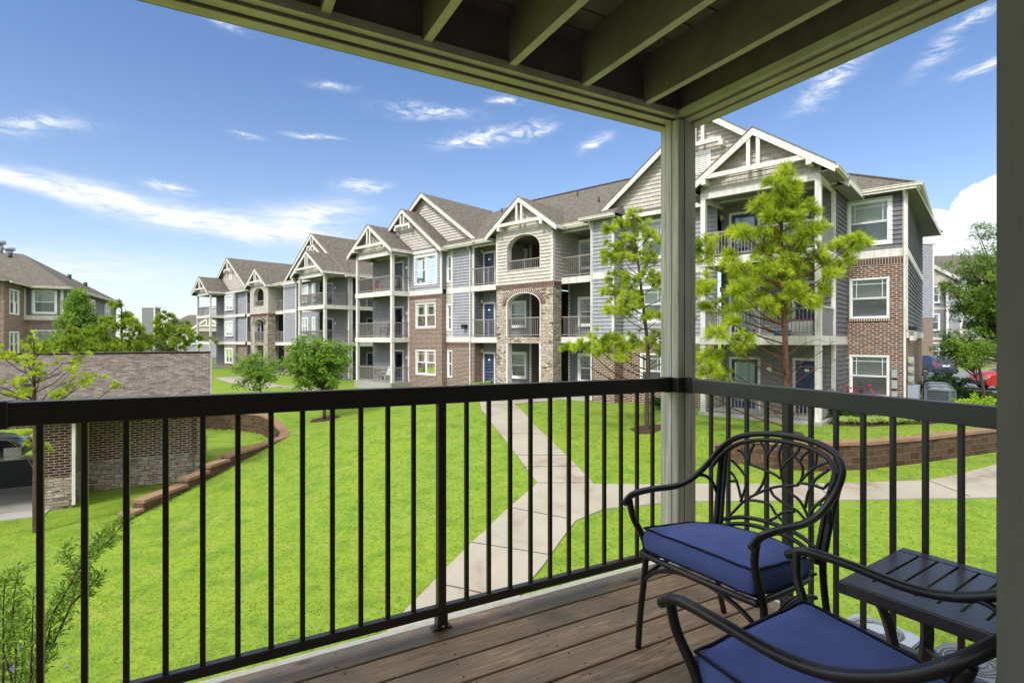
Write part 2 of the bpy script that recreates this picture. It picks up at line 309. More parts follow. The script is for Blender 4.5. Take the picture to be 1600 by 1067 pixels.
M['car_navy'] = carpaint('navy car paint', (.02, .03, .09, 1)); M['car_red'] = carpaint('red car paint', (.45, .012, .015, 1)); M['car_black'] = carpaint('black car paint', (.012, .012, .015, 1))
M['carglass'] = Mat('tinted car glass', .08, 0, .6).col((.015, .017, .02, 1)).m
M['tyre'] = Mat('tyre rubber', .85).col((.015, .015, .015, 1)).m
M['taillight'] = Mat('red tail light', .2, 0, .5).col((.5, .02, .03, 1)).m
M['chrome'] = Mat('bright metal', .2, .9).col((.6, .6, .6, 1)).m
M['plasticwhite'] = painted('white plastic', (.7, .7, .7, 1), .5, .03); M['plasticred'] = painted('red plastic', (.55, .03, .05, 1), .5, .05); M['plasticblue'] = painted('blue plastic', (.03, .2, .5, 1), .5, .05)
M['brickdark'] = painted('dark fired brick', (.10, .048, .036, 1), .85, .35); M['mortar'] = painted('pale mortar', (.52, .46, .40, 1), .9, .08)
M['mulch'] = barkmat('dark mulch', (.03, .018, .012, 1), (.09, .055, .035, 1))

# ------------------------------------------------------------------ mesh helpers
class MB:
    def __init__(s): s.v = []; s.f = []; s.mi = []; s.sm = []; s.cur = 0
    def vv(s, p): s.v.append(tuple(p)); return len(s.v) - 1
    def face(s, pts, smooth=False):
        b = len(s.v); s.v += [tuple(p) for p in pts]; s.f.append(tuple(range(b, b + len(pts)))); s.mi.append(s.cur); s.sm.append(smooth)
    def box(s, x0, x1, y0, y1, z0, z1, mat=None):
        P = [(x, y, z) for x in (x0, x1) for y in (y0, y1) for z in (z0, z1)]
        if mat: P = [mat @ Vector(p) for p in P]
        s.hexa(P)
    def hexa(s, P):
        b = len(s.v); s.v += [tuple(p) for p in P]
        for q in ((0, 1, 3, 2), (4, 6, 7, 5), (0, 4, 5, 1), (2, 3, 7, 6), (0, 2, 6, 4), (1, 5, 7, 3)):
            s.f.append(tuple(b + i for i in q)); s.mi.append(s.cur); s.sm.append(False)
    def beam(s, a, b, w, h, up=(0, 0, 1)):
        a, b = Vector(a), Vector(b); d = (b - a).normalized(); u = Vector(up); x = d.cross(u).normalized(); z = x.cross(d).normalized()
        P = [p + x * sx * w / 2 + z * sz * h / 2 for p in (a, b) for sx in (-1, 1) for sz in (-1, 1)]
        s.hexa(P)
    def tube(s, pts, r, seg=8, caps=True, r2=None, smooth=True):
        pts = [Vector(p) for p in pts]; n = len(pts); rings = []
        t0 = (pts[1] - pts[0]).normalized(); ref = Vector((0, 0, 1)) if abs(t0.z) < .9 else Vector((1, 0, 0)); x = t0.cross(ref).normalized()
        for i, p in enumerate(pts):
            t = ((pts[i + 1] if i < n - 1 else p) - (pts[i - 1] if i else p)).normalized()
            x = (x - t * x.dot(t)); x = x.normalized() if x.length > 1e-6 else t.orthogonal().normalized(); y = t.cross(x)
            rr = r[i] if isinstance(r, (list, tuple)) else (r if r2 is None else r + (r2 - r) * i / (n - 1))
            b = len(s.v); s.v += [tuple(p + (x * math.cos(a) + y * math.sin(a)) * rr) for a in [2 * math.pi * k / seg for k in range(seg)]]; rings.append(b)
        for i in range(n - 1):
            for k in range(seg):
                k2 = (k + 1) % seg; s.f.append((rings[i] + k, rings[i] + k2, rings[i + 1] + k2, rings[i + 1] + k)); s.mi.append(s.cur); s.sm.append(smooth)
        if caps:
            s.f.append(tuple(rings[0] + k for k in range(seg))[::-1]); s.mi.append(s.cur); s.sm.append(False)
            s.f.append(tuple(rings[-1] + k for k in range(seg))); s.mi.append(s.cur); s.sm.append(False)
    def poly(s, loop, z0, z1):
        lo = [(x, y, z0) for x, y in loop]; hi = [(x, y, z1) for x, y in loop]; n = len(loop)
        s.face(hi); s.face(lo[::-1])
        for i in range(n): s.face([lo[i], lo[(i + 1) % n], hi[(i + 1) % n], hi[i]])
    def extrude_y(s, loop, y0, y1):
        a = [(x, y0, z) for x, z in loop]; b = [(x, y1, z) for x, z in loop]; n = len(loop)
        s.face(a); s.face(b[::-1])
        for i in range(n): s.face([a[i], a[(i + 1) % n], b[(i + 1) % n], b[i]])
    def build(s, name, mats, parent=None, uv=True, **props):
        me = bpy.data.meshes.new(name); me.from_pydata(s.v, [], s.f)
        if not isinstance(mats, (list, tuple)): mats = [mats]
        for m in mats: me.materials.append(M[m] if isinstance(m, str) else m)
        me.polygons.foreach_set('material_index', s.mi); me.polygons.foreach_set('use_smooth', s.sm)
        if uv:
            ul = me.uv_layers.new(name='UVMap'); data = []
            for f in s.f:
                a = Vector(s.v[f[0]]); n = Vector((0, 0, 0))
                for i in range(1, len(f) - 1): n += (Vector(s.v[f[i]]) - a).cross(Vector(s.v[f[i + 1]]) - a)
                n = n.normalized() if n.length > 0 else Vector((0, 0, 1))
                if n.z < 0: n = -n
                if abs(n.z) > .97: t, bi = Vector((1, 0, 0)), Vector((0, 1, 0))
                else:
                    t = Vector((0, 0, 1)).cross(n).normalized(); bi = n.cross(t)
                    if bi.z < 0: bi = -bi
                    if abs(t.x) > abs(t.y):
                        if t.x < 0: t = -t
                    elif t.y < 0: t = -t
                for i in f: p = Vector(s.v[i]); data += [p.dot(t), p.dot(bi)]
            ul.data.foreach_set('uv', data)
        me.update(); o = bpy.data.objects.new(name, me); COL.objects.link(o)
        if parent: o.parent = parent
        for k, v in props.items(): o[k] = v
        return o
def bevel(o, w=.004, seg=2):
    m = o.modifiers.new('bevel', 'BEVEL'); m.width = w; m.segments = seg; m.limit_method = 'ANGLE'; m.angle_limit = R(40); return o
def weld_bevel(o, w=.004, seg=2):
    bm = bmesh.new(); bm.from_mesh(o.data); bmesh.ops.remove_doubles(bm, verts=bm.verts, dist=1e-5); bmesh.ops.recalc_face_normals(bm, faces=bm.faces); bm.to_mesh(o.data); bm.free(); return bevel(o, w, seg)
def empty(name, loc, label, cat, rz=0, group=None, scale=None):
    o = bpy.data.objects.new(name, None); COL.objects.link(o); o.location = loc; o.rotation_euler = (0, 0, rz); o.empty_display_size = .3
    if scale: o.scale = scale
    o['label'] = label; o['category'] = cat
    if group: o['group'] = group
    return o
def tag(o, label, cat, group=None):
    o['label'] = label; o['category'] = cat
    if group: o['group'] = group
    return o
def copy_tree(o, parent=None):
    c = o.copy(); COL.objects.link(c); c.parent = parent
    for ch in o.children: copy_tree(ch, c)
    return c
def smooth_pts(pts, sub=5):
    P = [Vector(p) for p in pts]; out = []
    for i in range(len(P) - 1):
        p0 = P[max(i - 1, 0)]; p1 = P[i]; p2 = P[i + 1]; p3 = P[min(i + 2, len(P) - 1)]
        for k in range(sub):
            t = k / sub; out.append(.5 * ((2 * p1) + (p2 - p0) * t + (2 * p0 - 5 * p1 + 4 * p2 - p3) * t * t + (3 * p1 - p0 - 3 * p2 + p3) * t ** 3))
    out.append(P[-1]); return out
def W(px, py, Y): return Vector(((px - 800) / FPX * Y, Y, (HZ - py) / FPX * Y))

# ------------------------------------------------------------------ terrain
def ss(a, b, x):
    t = min(1, max(0, (x - a) / (b - a))); return t * t * (3 - 2 * t)
def lerp(a, b, t): return a + (b - a) * t
def interp(pts, x):
    if x <= pts[0][0]: return pts[0][1]
    for (a, b), (c, d) in zip(pts, pts[1:]):
        if x <= c: return b + (d - b) * (x - a) / (c - a)
    return pts[-1][1]
RW = [(5.9, 17.2), (6.66, 16.25), (7.6, 15.65), (8.67, 15.4), (10.35, 15.6), (12.5, 16.35), (16.1, 17.9), (24, 21.6)]   # right retaining wall, front face
LW = [(-10.25, 14.4), (-10.2, 14.9), (-10.12, 15.7), (-10.0, 16.6), (-9.88, 17.6), (-9.75, 18.6), (-9.5, 20.2), (-9.35, 21.4), (-9.3, 22.3), (-9.7, 23.4), (-10.6, 25), (-11.7, 27), (-13.2, 28.9), (-15.5, 30.2), (-19, 31), (-30, 31.5)]
def yard_w(X, Y):
    if Y < 14.4:
        k = ss(14.4, 11, Y) if False else max(0, (14.4 - Y)) * .9
        return ss(-9.9 + k * .2, -10.6 - k - .3, X) if True else 0
    if Y > 31.5: b = -999
    if Y <= 28.9: bx = interp([(y, x) for x, y in LW if y <= 28.9], Y); return ss(bx - .04, bx - .25, X)
    by = interp(sorted([(x, y) for x, y in LW if y >= 28.9]), X) if X < -13.2 else 28.9
    if X > -13.2: return 0
    return ss(by - .04, by - .25, Y)
def gz(X, Y):
    low = -4.35 + .6 * ss(8, 16.5, Y) * ss(-9, 1, X) - .055 * min(13, max(0, -X - 1))
    up = -2.98 - .12 * min(9, max(0, -X - 1)) * (1 - ss(24, 40, Y)) - .4 * ss(28, 42, Y) * ss(0, 12, -X)
    if X < 4: T = ss(lerp(13.5, 13.0, ss(-2, -9, X)), lerp(24, 24, ss(-2, -9, X)), Y)
    else:
        t1 = ss(13.5, 24, Y); yw = interp(RW, X); t2 = ss(yw + .06, yw + .36, Y); T = lerp(t1, t2, ss(4.3, 6.4, X))
    z = lerp(low, up, T)
    yl = -5.05 + .9 * ss(36, 55, Y)
    z = lerp(z, yl, yard_w(X, Y))
    if Y < 3: z = lerp(z, -4.35, ss(3, 0, Y))
    return z
def axis(parts):
    out = []
    for a, b, st in parts:
        n = max(1, round((b - a) / st)); out += [a + (b - a) * i / n for i in range(n)]
    out.append(parts[-1][1]); return out
XS = axis([(-900, -120, 60), (-120, -36, 6), (-36, -20, 1), (-20, -8.6, .15), (-8.6, 4.4, .4), (4.4, 5.6, .3), (5.6, 9.5, .11), (9.5, 24, .3), (24, 60, 3), (60, 900, 60)])
YS = axis([(-60, 0, 8), (0, 8, .8), (8, 14, .4), (14, 32, .13), (32, 60, 1.5), (60, 140, 8), (140, 1500, 80)])
mb = MB()
mb.v = [(x, y, gz(x, y)) for y in YS for x in XS]; nx = len(XS)
for j in range(len(YS) - 1):
    for i in range(nx - 1):
        mb.f.append((j * nx + i, j * nx + i + 1, (j + 1) * nx + i + 1, (j + 1) * nx + i)); mb.mi.append(0); mb.sm.append(True)
ground = mb.build('lawn_ground', 'grass', uv=False, kind='structure')
def ug(px, py, dz=0):
    """point of the ground seen at a photograph pixel"""
    k = (px - 800) / FPX; m = (HZ - py) / FPX; Y = 3.0
    while Y < 90:
        if m * Y <= gz(k * Y, Y) + dz: break
        Y += .02
    return Vector((k * Y, Y, gz(k * Y, Y)))
def drape(name, loop, mat, dz=.03, step=.5, **p):
    """sheet lying on the ground over a plan polygon, with a short skirt"""
    bm = bmesh.new(); vs = [bm.verts.new((x, y, 0)) for x, y in loop]; f = bm.faces.new(vs)
    xs = [a[0] for a in loop]; ys = [a[1] for a in loop]
    for ax, lo, hi in ((0, min(xs), max(xs)), (1, min(ys), max(ys))):
        t = math.ceil(lo / step) * step
        while t < hi:
            co = (t, 0, 0) if ax == 0 else (0, t, 0); no = (1, 0, 0) if ax == 0 else (0, 1, 0)
            bmesh.ops.bisect_plane(bm, geom=bm.verts[:] + bm.edges[:] + bm.faces[:], plane_co=co, plane_no=no); t += step
    for v in bm.verts: v.co.z = gz(v.co.x, v.co.y) + dz
    be = [e for e in bm.edges if e.is_boundary]; r = bmesh.ops.extrude_edge_only(bm, edges=be)
    for v in r['geom']:
        if isinstance(v, bmesh.types.BMVert): v.co.z -= dz + .12
    me = bpy.data.meshes.new(name); bm.to_mesh(me); bm.free(); me.materials.append(M[mat]); o = bpy.data.objects.new(name, me); COL.objects.link(o)
    for k, v in p.items(): o[k] = v
    return o
# main footpath with the side path, edges read from the photograph
Lp = [(752, 640), (768.8, 662.6), (793, 693), (840, 756), (790, 799), (737.7, 849), (696.6, 890), (632.7, 956), (560, 1040)]
Rp = [(803, 632), (835, 665), (867, 695), (929, 758)]
side_up = [(1036.6, 759), (1100, 757), (1280, 757.5), (1450, 752), (1500, 742), (1558, 727), (1640, 700), (1780, 672)]
side_lo = [(1900, 740), (1760, 760), (1640, 774), (1558, 779), (1280, 783.5), (1090, 785), (1036, 787.6), (943, 797), (899.6, 815), (877, 844.6), (851.7, 881), (833.5, 904), (800, 950), (740, 1040)]
g2 = lambda l: [tuple(ug(*q)[:2]) for q in l]
a = g2(Lp); b = g2(Rp); c = g2(side_up); d = g2(side_lo)
top = [(a[0][0] - 2.5, 27.2), (a[0][0] + .3, 27.6), (1.4, 27.9), (2.2, 26.2)]
path = drape('footpath', a[::-1] + [(-1.6, 26.6)] + [(-1.2, 28.4), (2.4, 26.3)] + b + c + d, 'path', .035, .4, kind='structure')
# expansion joints scored across the path (thin dark strips)
mb = MB()
for (p1, p2) in (((783, 679), (851, 679)), ((806, 713), (885, 713)), ((816, 731), (903, 730)), ((840, 756.5), (929, 756)), ((800, 796), (885, 812)), ((737, 850), (858, 869)), ((697, 917), (760, 932)), ((1275, 757.5), (1300, 783)), ((1450, 752), (1515, 778)), ((1120, 757), (1130, 785))):
    A, B = ug(*p1), ug(*p2); n = 6; side = (B - A).cross(Vector((0, 0, 1))).normalized() * .011
    for i in range(n):
        q0 = A.lerp(B, i / n); q1 = A.lerp(B, (i + 1) / n); q0.z = gz(q0.x, q0.y) + .041; q1.z = gz(q1.x, q1.y) + .041
        mb.face([q0 - side, q1 - side, q1 + side, q0 + side])
mb.build('path_joint_lines', 'mulch', kind='structure')
drape('entry_walk', [(-1.6, 26.3), (-16, 37.5), (-16.6, 38.8), (-1.2, 28.3)], 'path', .03, .8, kind='structure')
drape('far_walk', [(-17.5, 36.2), (-26, 47), (-24.5, 48.5), (-16, 38)], 'path', .03, 1, kind='structure')
drape('garage_driveway', [(-13.4, 15.4), (-30, 6.5), (-30, 22), (-16, 24), (-14.6, 17.8)], 'pad', .03, .6, kind='structure')
drape('parking_lot', [(24.5, 26.5), (21.5, 32), (22.5, 37), (26, 52), (120, 52), (120, 24)], 'asphalt', .03, 2, kind='structure')

# ------------------------------------------------------------------ grass blades on the near lawn
def grass_blades():
    random.seed(5); mb = MB(); loopL = [tuple(q) for q in a[::-1] + [(-1.6, 26.6), (-1.2, 28.4), (2.4, 26.3)] + b + c + d]
    def inside(x, y, P):
        r = False; j = len(P) - 1
        for i in range(len(P)):
            if (P[i][1] > y) != (P[j][1] > y) and x < (P[j][0] - P[i][0]) * (y - P[i][1]) / (P[j][1] - P[i][1]) + P[i][0]: r = not r
            j = i
        return r
    V = []; F = []
    n = 0
    while n < 56000:
        Y = 4.6 + 18 * random.random() ** 1.5; X = (-.98 + 1.9 * random.random()) * Y
        if inside(X + random.gauss(0, .05), Y, loopL) or yard_w(X, Y) > .5 and Y > 15.5: continue
        z = gz(X, Y)
        if abs(gz(X, Y + .3) - z) > .18: continue
        n += 1
        for q in range(2):
            x = X + random.gauss(0, .035); y = Y + random.gauss(0, .035); h = random.uniform(.014, .032); w = random.uniform(.004, .008) * (1 + Y / 12); t = random.uniform(0, 6.28)
            dx, dy = math.cos(t) * w, math.sin(t) * w; lx, ly = random.gauss(0, .045), random.gauss(0, .045)
            b0 = len(V); V += [(x - dx, y - dy, z - .01), (x + dx, y + dy, z - .01), (x + lx, y + ly, z + h)]; F.append((b0, b0 + 1, b0 + 2))
    me = bpy.data.meshes.new('grass'); me.from_pydata(V, [], F); me.materials.append(M['blade']); o = bpy.data.objects.new('grass', me); COL.objects.link(o)
    o['kind'] = 'stuff'; o['label'] = 'short bright green grass blades across the lawn'; o['category'] = 'grass'
grass_blades()

# ------------------------------------------------------------------ retaining walls
def off_line(P, d):
    out = []
    for i, p in enumerate(P):
        a0 = Vector(P[max(i - 1, 0)]); b0 = Vector(P[min(i + 1, len(P) - 1)]); t = (b0 - a0).normalized(); out.append((p[0] - t.y * d, p[1] + t.x * d))
    return out
def dense(P, st=.35):
    out = []
    for (x0, y0), (x1, y1) in zip(P, P[1:]):
        n = max(1, round(math.hypot(x1 - x0, y1 - y0) / st)); out += [(x0 + (x1 - x0) * i / n, y0 + (y1 - y0) * i / n) for i in range(n)]
    out.append(P[-1]); return out
def wall_strip(mb, P, top, bot, th):
    Q = off_line(P, th)
    ztop = [top(*p) for p in P]
    for i in range(len(P) - 1):
        q = [(P[i][0], P[i][1], bot), (P[i][0], P[i][1], ztop[i]), (Q[i][0], Q[i][1], bot), (Q[i][0], Q[i][1], ztop[i]), (P[i + 1][0], P[i + 1][1], bot), (P[i + 1][0], P[i + 1][1], ztop[i + 1]), (Q[i + 1][0], Q[i + 1][1], bot), (Q[i + 1][0], Q[i + 1][1], ztop[i + 1])]
        mb.hexa(q)
r = empty('retaining_wall', (6.66, 16.25, -3.8), 'curved dark block retaining wall with terracotta cap below the right building', 'retaining wall')
P = dense([(6.3, 16.75)] + RW[1:])
def loc(o, base):  # keep world position under an unrotated root
    o.location = -Vector(base); return o
wm = MB(); wall_strip(wm, P, lambda x, y: -3.06 - .25 * ss(6.9, 6.3, x), -4.6, .3)
loc(wm.build('block_face', 'block', r), r.location)
wm = MB()
PC = off_line(P, -.035); QC = off_line(P, .33)
for i in range(len(P) - 1):
    z0 = -3.058 - .25 * ss(6.9, 6.3, P[i][0]); z1 = -3.058 - .25 * ss(6.9, 6.3, P[i + 1][0]); g0 = .004
    wm.hexa([(PC[i][0], PC[i][1], z0), (PC[i][0], PC[i][1], z0 + .09), (QC[i][0], QC[i][1], z0), (QC[i][0], QC[i][1], z0 + .09), (PC[i + 1][0] - g0, PC[i + 1][1], z1), (PC[i + 1][0] - g0, PC[i + 1][1], z1 + .09), (QC[i + 1][0] - g0, QC[i + 1][1], z1), (QC[i + 1][0] - g0, QC[i + 1][1], z1 + .09)])
loc(wm.build('cap_stones', 'cap', r), r.location)
r = empty('retaining_wall', (-10.2, 15, -4.8), 'stepped terracotta capped garden wall curving around the garage yard', 'retaining wall')
steps = [(0, 1, -4.66), (1, 3, -4.45), (3, 4, -4.28), (4, 5, -4.12), (5, 15, -4.0)]
wm = MB(); cm = MB()
for i0, i1, zt in steps:
    P = dense(LW[i0:i1 + 1], .4); wall_strip(wm, P, lambda x, y: zt - .09, -5.4, .3)
    PC = off_line(P, -.04); QC = off_line(P, .34)
    for i in range(len(P) - 1):
        cm.hexa([(PC[i][0], PC[i][1], zt - .088), (PC[i][0], PC[i][1], zt), (QC[i][0], QC[i][1], zt - .088), (QC[i][0], QC[i][1], zt), (PC[i + 1][0], PC[i + 1][1] - .004, zt - .088), (PC[i + 1][0], PC[i + 1][1] - .004, zt), (QC[i + 1][0], QC[i + 1][1] - .004, zt - .088), (QC[i + 1][0], QC[i + 1][1] - .004, zt)])
loc(wm.build('block_face', 'block', r), r.location); loc(cm.build('cap_stones', 'cap', r), r.location)
# ------------------------------------------------------------------ building kit (local frame: x runs right along the front, y into the depth, z up)
def wallp(mb, O, t, n, a0, a1, z0, z1, holes=(), lap=0, Lf=None, Rf=None, depth=.04):
    """wall in the plane O + t*a ; n is the outward normal; holes: (a0,a1,z0,z1) or arches (a0,a1,z0,zspring,zapex)"""
    zs = {z0, z1}
    if lap:
        k = 0
        while z0 + k * lap < z1: zs.add(round(z0 + k * lap, 5)); k += 1
    for h in holes:
        zs.add(h[2])
        if len(h) == 4: zs.add(h[3])
        else:
            for i in range(13): zs.add(round(h[3] + (h[4] - h[3]) * math.sin(i / 12 * math.pi / 2), 5))
    zs = sorted(z for z in zs if z0 - 1e-6 <= z <= z1 + 1e-6); zz = [zs[0]]
    for z in zs[1:]:
        if z - zz[-1] > 1e-4: zz.append(z)
    Lf = Lf or (lambda z: a0); Rf = Rf or (lambda z: a1)
    def hx(h, z):
        if len(h) == 4 or z <= h[3]: return h[0], h[1]
        c = (h[0] + h[1]) / 2; w = (h[1] - h[0]) / 2; q = min(1, (z - h[3]) / (h[4] - h[3])); k = math.sqrt(max(0, 1 - q * q)); return c - w * k, c + w * k
    def P(a, z, off): return (O[0] + t[0] * a + n[0] * off, O[1] + t[1] * a + n[1] * off, z)
    for za, zb in zip(zz, zz[1:]):
        zm = (za + zb) / 2; hs = sorted([h for h in holes if h[2] - 1e-6 < zm < (h[3] if len(h) == 4 else h[4])], key=lambda h: h[0])
        ia, ib = [Lf(za)], [Lf(zb)]
        for h in hs: A, B = hx(h, za), hx(h, zb); ia += A; ib += B
        ia.append(Rf(za)); ib.append(Rf(zb))
        oa = ob = 0
        if lap:
            fa = ((za - z0) / lap + 1e-4) % 1; fb = fa + (zb - za) / lap; oa = depth * (1 - fa); ob = depth * max(0, 1 - fb)
        for i in range(0, len(ia), 2):
            if ia[i + 1] - ia[i] < 1e-3 and ib[i + 1] - ib[i] < 1e-3: continue
            mb.face([P(ia[i], za, oa), P(ia[i + 1], za, oa), P(ib[i + 1], zb, ob), P(ib[i], zb, ob)])
            if lap and oa > depth * .98: mb.face([P(ia[i], za, 0), P(ia[i + 1], za, 0), P(ia[i + 1], za, oa), P(ia[i], za, oa)])
class Bld:
    def __init__(s, root): s.r = root; s.q = []
    def g(s, name, mat):
        m = MB(); s.q.append((name, mat, m)); return m
    def flush(s):
        for name, mat, mb in s.q:
            if mb.f: mb.build(name, mat, s.r)
        s.q = []
    def front(s, mat, s0, s1, p, z0, z1, holes=(), lap=.18, name='wall', **k):
        hs = [((-h[1], -h[0]) + tuple(h[2:])) for h in holes]
        wallp(s.g(name, mat), (0, p), (1, 0), (0, -1), -s1, -s0, z0, z1, hs, lap, **k)
    def side(s, mat, sx, p0, p1, z0, z1, holes=(), lap=.18, name='wall', out=1):
        wallp(s.g(name, mat), (-sx, 0), (0, 1), (out, 0), p0, p1, z0, z1, holes, lap)
    def bx(s, name, mat, s0, s1, p0, p1, z0, z1):
        if name == 'soldier_course':
            m = MB(); m.box(-s1, -s0, p0, p1, z0, z1); m.cur = 1
            if s1 - s0 > p1 - p0:
                n = max(1, round((s1 - s0) / .092))
                for k in range(n): x = -s1 + (s1 - s0) * (k + .5) / n; m.box(x - .037, x + .037, p0 - .009, p0 + .002, z0 + .012, z1 - .012)
            else:
                n = max(1, round((p1 - p0) / .092))
                for k in range(n): y = p0 + (p1 - p0) * (k + .5) / n; m.box(-s0 - .002, -s0 + .009, y - .037, y + .037, z0 + .012, z1 - .012)
            return m.build(name, ['mortar', 'brickdark'], s.r)
        s.g(name, mat).box(-s1, -s0, p0, p1, z0, z1)
    def window(s, s0, s1, z0, z1, p, double=False, trim=.13, blind=1.0, vside=None, light=False, mat='white'):
        """window with trim, sash and glazing bars; front facing unless vside=(s position) which puts it in a side wall running p0..p1 = s0..s1"""
        if vside is None: T = lambda a, d, z: (-a, p + d, z)
        else: T = lambda a, d, z: (vside_x - d, a, z)
        if vside is not None: vside_x = -vside
        def b(m, a0, a1, d0, d1, c0, c1): m.hexa([T(a, d, c) for a in (a0, a1) for d in (d0, d1) for c in (c0, c1)])
        f = MB(); w = trim
        b(f, s0 - .0, s0 + w, -.035, .15, z0, z1); b(f, s1 - w, s1, -.035, .15, z0, z1)
        b(f, s0 + w, s1 - w, -.035, .15, z1 - w, z1); b(f, s0 + w, s1 - w, -.042, .15, z0, z0 + w)
        wi = f.build('window', mat, s.r)
        sa = MB(); i0, i1, j0, j1 = s0 + w, s1 - w, z0 + w, z1 - w; mid = (j0 + j1) / 2
        cols = [(i0, (i0 + i1) / 2 - .02), ((i0 + i1) / 2 + .02, i1)] if double else [(i0, i1)]
        if double: b(sa, cols[0][1], cols[1][0], -.005, .06, j0, j1)
        for c0, c1 in cols:
            for (k0, k1, dd) in ((j0, mid, .03), (mid, j1, .012)):
                e = .035
                b(sa, c0, c0 + e, dd, dd + .03, k0, k1); b(sa, c1 - e, c1, dd, dd + .03, k0, k1); b(sa, c0 + e, c1 - e, dd, dd + .03, k0, k0 + e); b(sa, c0 + e, c1 - e, dd, dd + .03, k1 - e, k1)
            if c1 - c0 > .4:
                for k0, k1 in ((mid, j1),):
                    for q in (c0 + .17, c1 - .17): b(sa, q - .009, q + .009, .02, .035, k0, k1)
                    b(sa, c0, c1, .022, .033, k1 - .19, k1 - .172)
        sa.build('sash', mat, wi)
        gl = MB(); gl.face([T(i0, .045, mid), T(i1, .045, mid), T(i1, .045, j1), T(i0, .045, j1)]); gl.cur = 1; gl.face([T(i0, .045, j0), T(i1, .045, j0), T(i1, .045, mid), T(i0, .045, mid)]); gl.build('pane', ['glass', 'glass_screen'], wi)
        if blind > 0:
            bl = MB(); zt = j1; zb = j1 - (j1 - j0) * blind; z = zt
            while z > zb:
                bl.face([T(i0 + .02, .075, z), T(i1 - .02, .075, z), T(i1 - .02, .12, z - .05), T(i0 + .02, .12, z - .05)]); z -= .06
            bl.build('blinds', 'blind', wi)
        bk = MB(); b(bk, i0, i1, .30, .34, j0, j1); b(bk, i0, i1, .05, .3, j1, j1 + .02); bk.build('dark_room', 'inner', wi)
        return wi
    def door(s, s0, s1, z0, z1, p, glazed=False, plate=True, mat='navy'):
        f = MB(); w = .1
        f.box(-s1, -s1 + w, p - .035, p + .02, z0, z1); f.box(-s0 - w, -s0, p - .035, p + .02, z0, z1); f.box(-s1 + w, -s0 - w, p - .035, p + .02, z1 - w, z1)
        d = MB()
        if glazed:
            a0, a1 = -s1 + w, -s0 - w; e = .13
            d.box(a0, a0 + e, p - .012, p + .02, z0, z1 - w); d.box(a1 - e, a1, p - .012, p + .02, z0, z1 - w); d.box(a0 + e, a1 - e, p - .012, p + .02, z1 - w - e, z1 - w); d.box(a0 + e, a1 - e, p - .012, p + .02, z0, z0 + .28)
        else:
            d.box(-s1 + w, -s0 - w, p - .012, p + .02, z0, z1 - w)
            for k0, k1 in ((.15, .85), (1.0, 1.85)):
                for c0, c1 in ((-s1 + w + .1, -(s0 + s1) / 2 - .04), (-(s0 + s1) / 2 + .04, -s0 - w - .1)): d.box(c0, c1, p - .018, p, z0 + k0, min(z0 + k1, z1 - w - .08))
        o = d.build('door', mat, s.r); f.build('door_frame', 'trim', o)
        h = MB(); h.tube([(-s0 - w - .07, p - .07, z0 + .95), (-s0 - w - .07, p, z0 + .95)], .025, 8); h.build('door_handle', 'chrome', o)
        if glazed:
            gm = MB(); gm.box(-s1 + w + .13, -s0 - w - .13, p + .0, p + .008, z0 + .28, z1 - w - .13); gm.build('pane', 'glass', o)
            bl = MB(); z = z1 - w - .14
            while z > z0 + .3: bl.face([(-s1 + w + .15, p + .03, z), (-s0 - w - .15, p + .03, z), (-s0 - w - .15, p + .055, z - .04), (-s1 + w + .15, p + .055, z - .04)]); z -= .04
            bl.build('blinds', 'blind', o)
        if plate and not glazed: n = MB(); n.box(-(s0 + s1) / 2 - .08, -(s0 + s1) / 2 + .08, p - .026, p - .012, z0 + 1.6, z0 + 1.7); n.build('number_plate', 'white', o)
        return o
    def railing(s, A, B, z, h=1.0, mat='taupe', step=.125, name='balcony_railing', posts=()):
        m = MB(); ax = Vector((-A[0], A[1], 0)); bx = Vector((-B[0], B[1], 0)); d = bx - ax; L = d.length; u = d / L
        m.beam(ax + Vector((0, 0, z + h - .03)), bx + Vector((0, 0, z + h - .03)), .07, .06); m.beam(ax + Vector((0, 0, z + .11)), bx + Vector((0, 0, z + .11)), .04, .05)
        n = max(2, round(L / step))
        for i in range(1, n):
            q = ax + u * (L * i / n); m.box(q.x - .011, q.x + .011, q.y - .011, q.y + .011, z + .13, z + h - .06)
        for k in posts:
            q = ax + u * (L * k); m.box(q.x - .03, q.x + .03, q.y - .03, q.y + .03, z, z + h - .06)
        return m.build(name, mat, s.r)
    def column(s, sx, p, z0, z1, w=.19, mat='trim'):
        m = MB(); m.box(-sx - w / 2, -sx + w / 2, p - w / 2, p + w / 2, z0, z1); return m.build('column', mat, s.r)
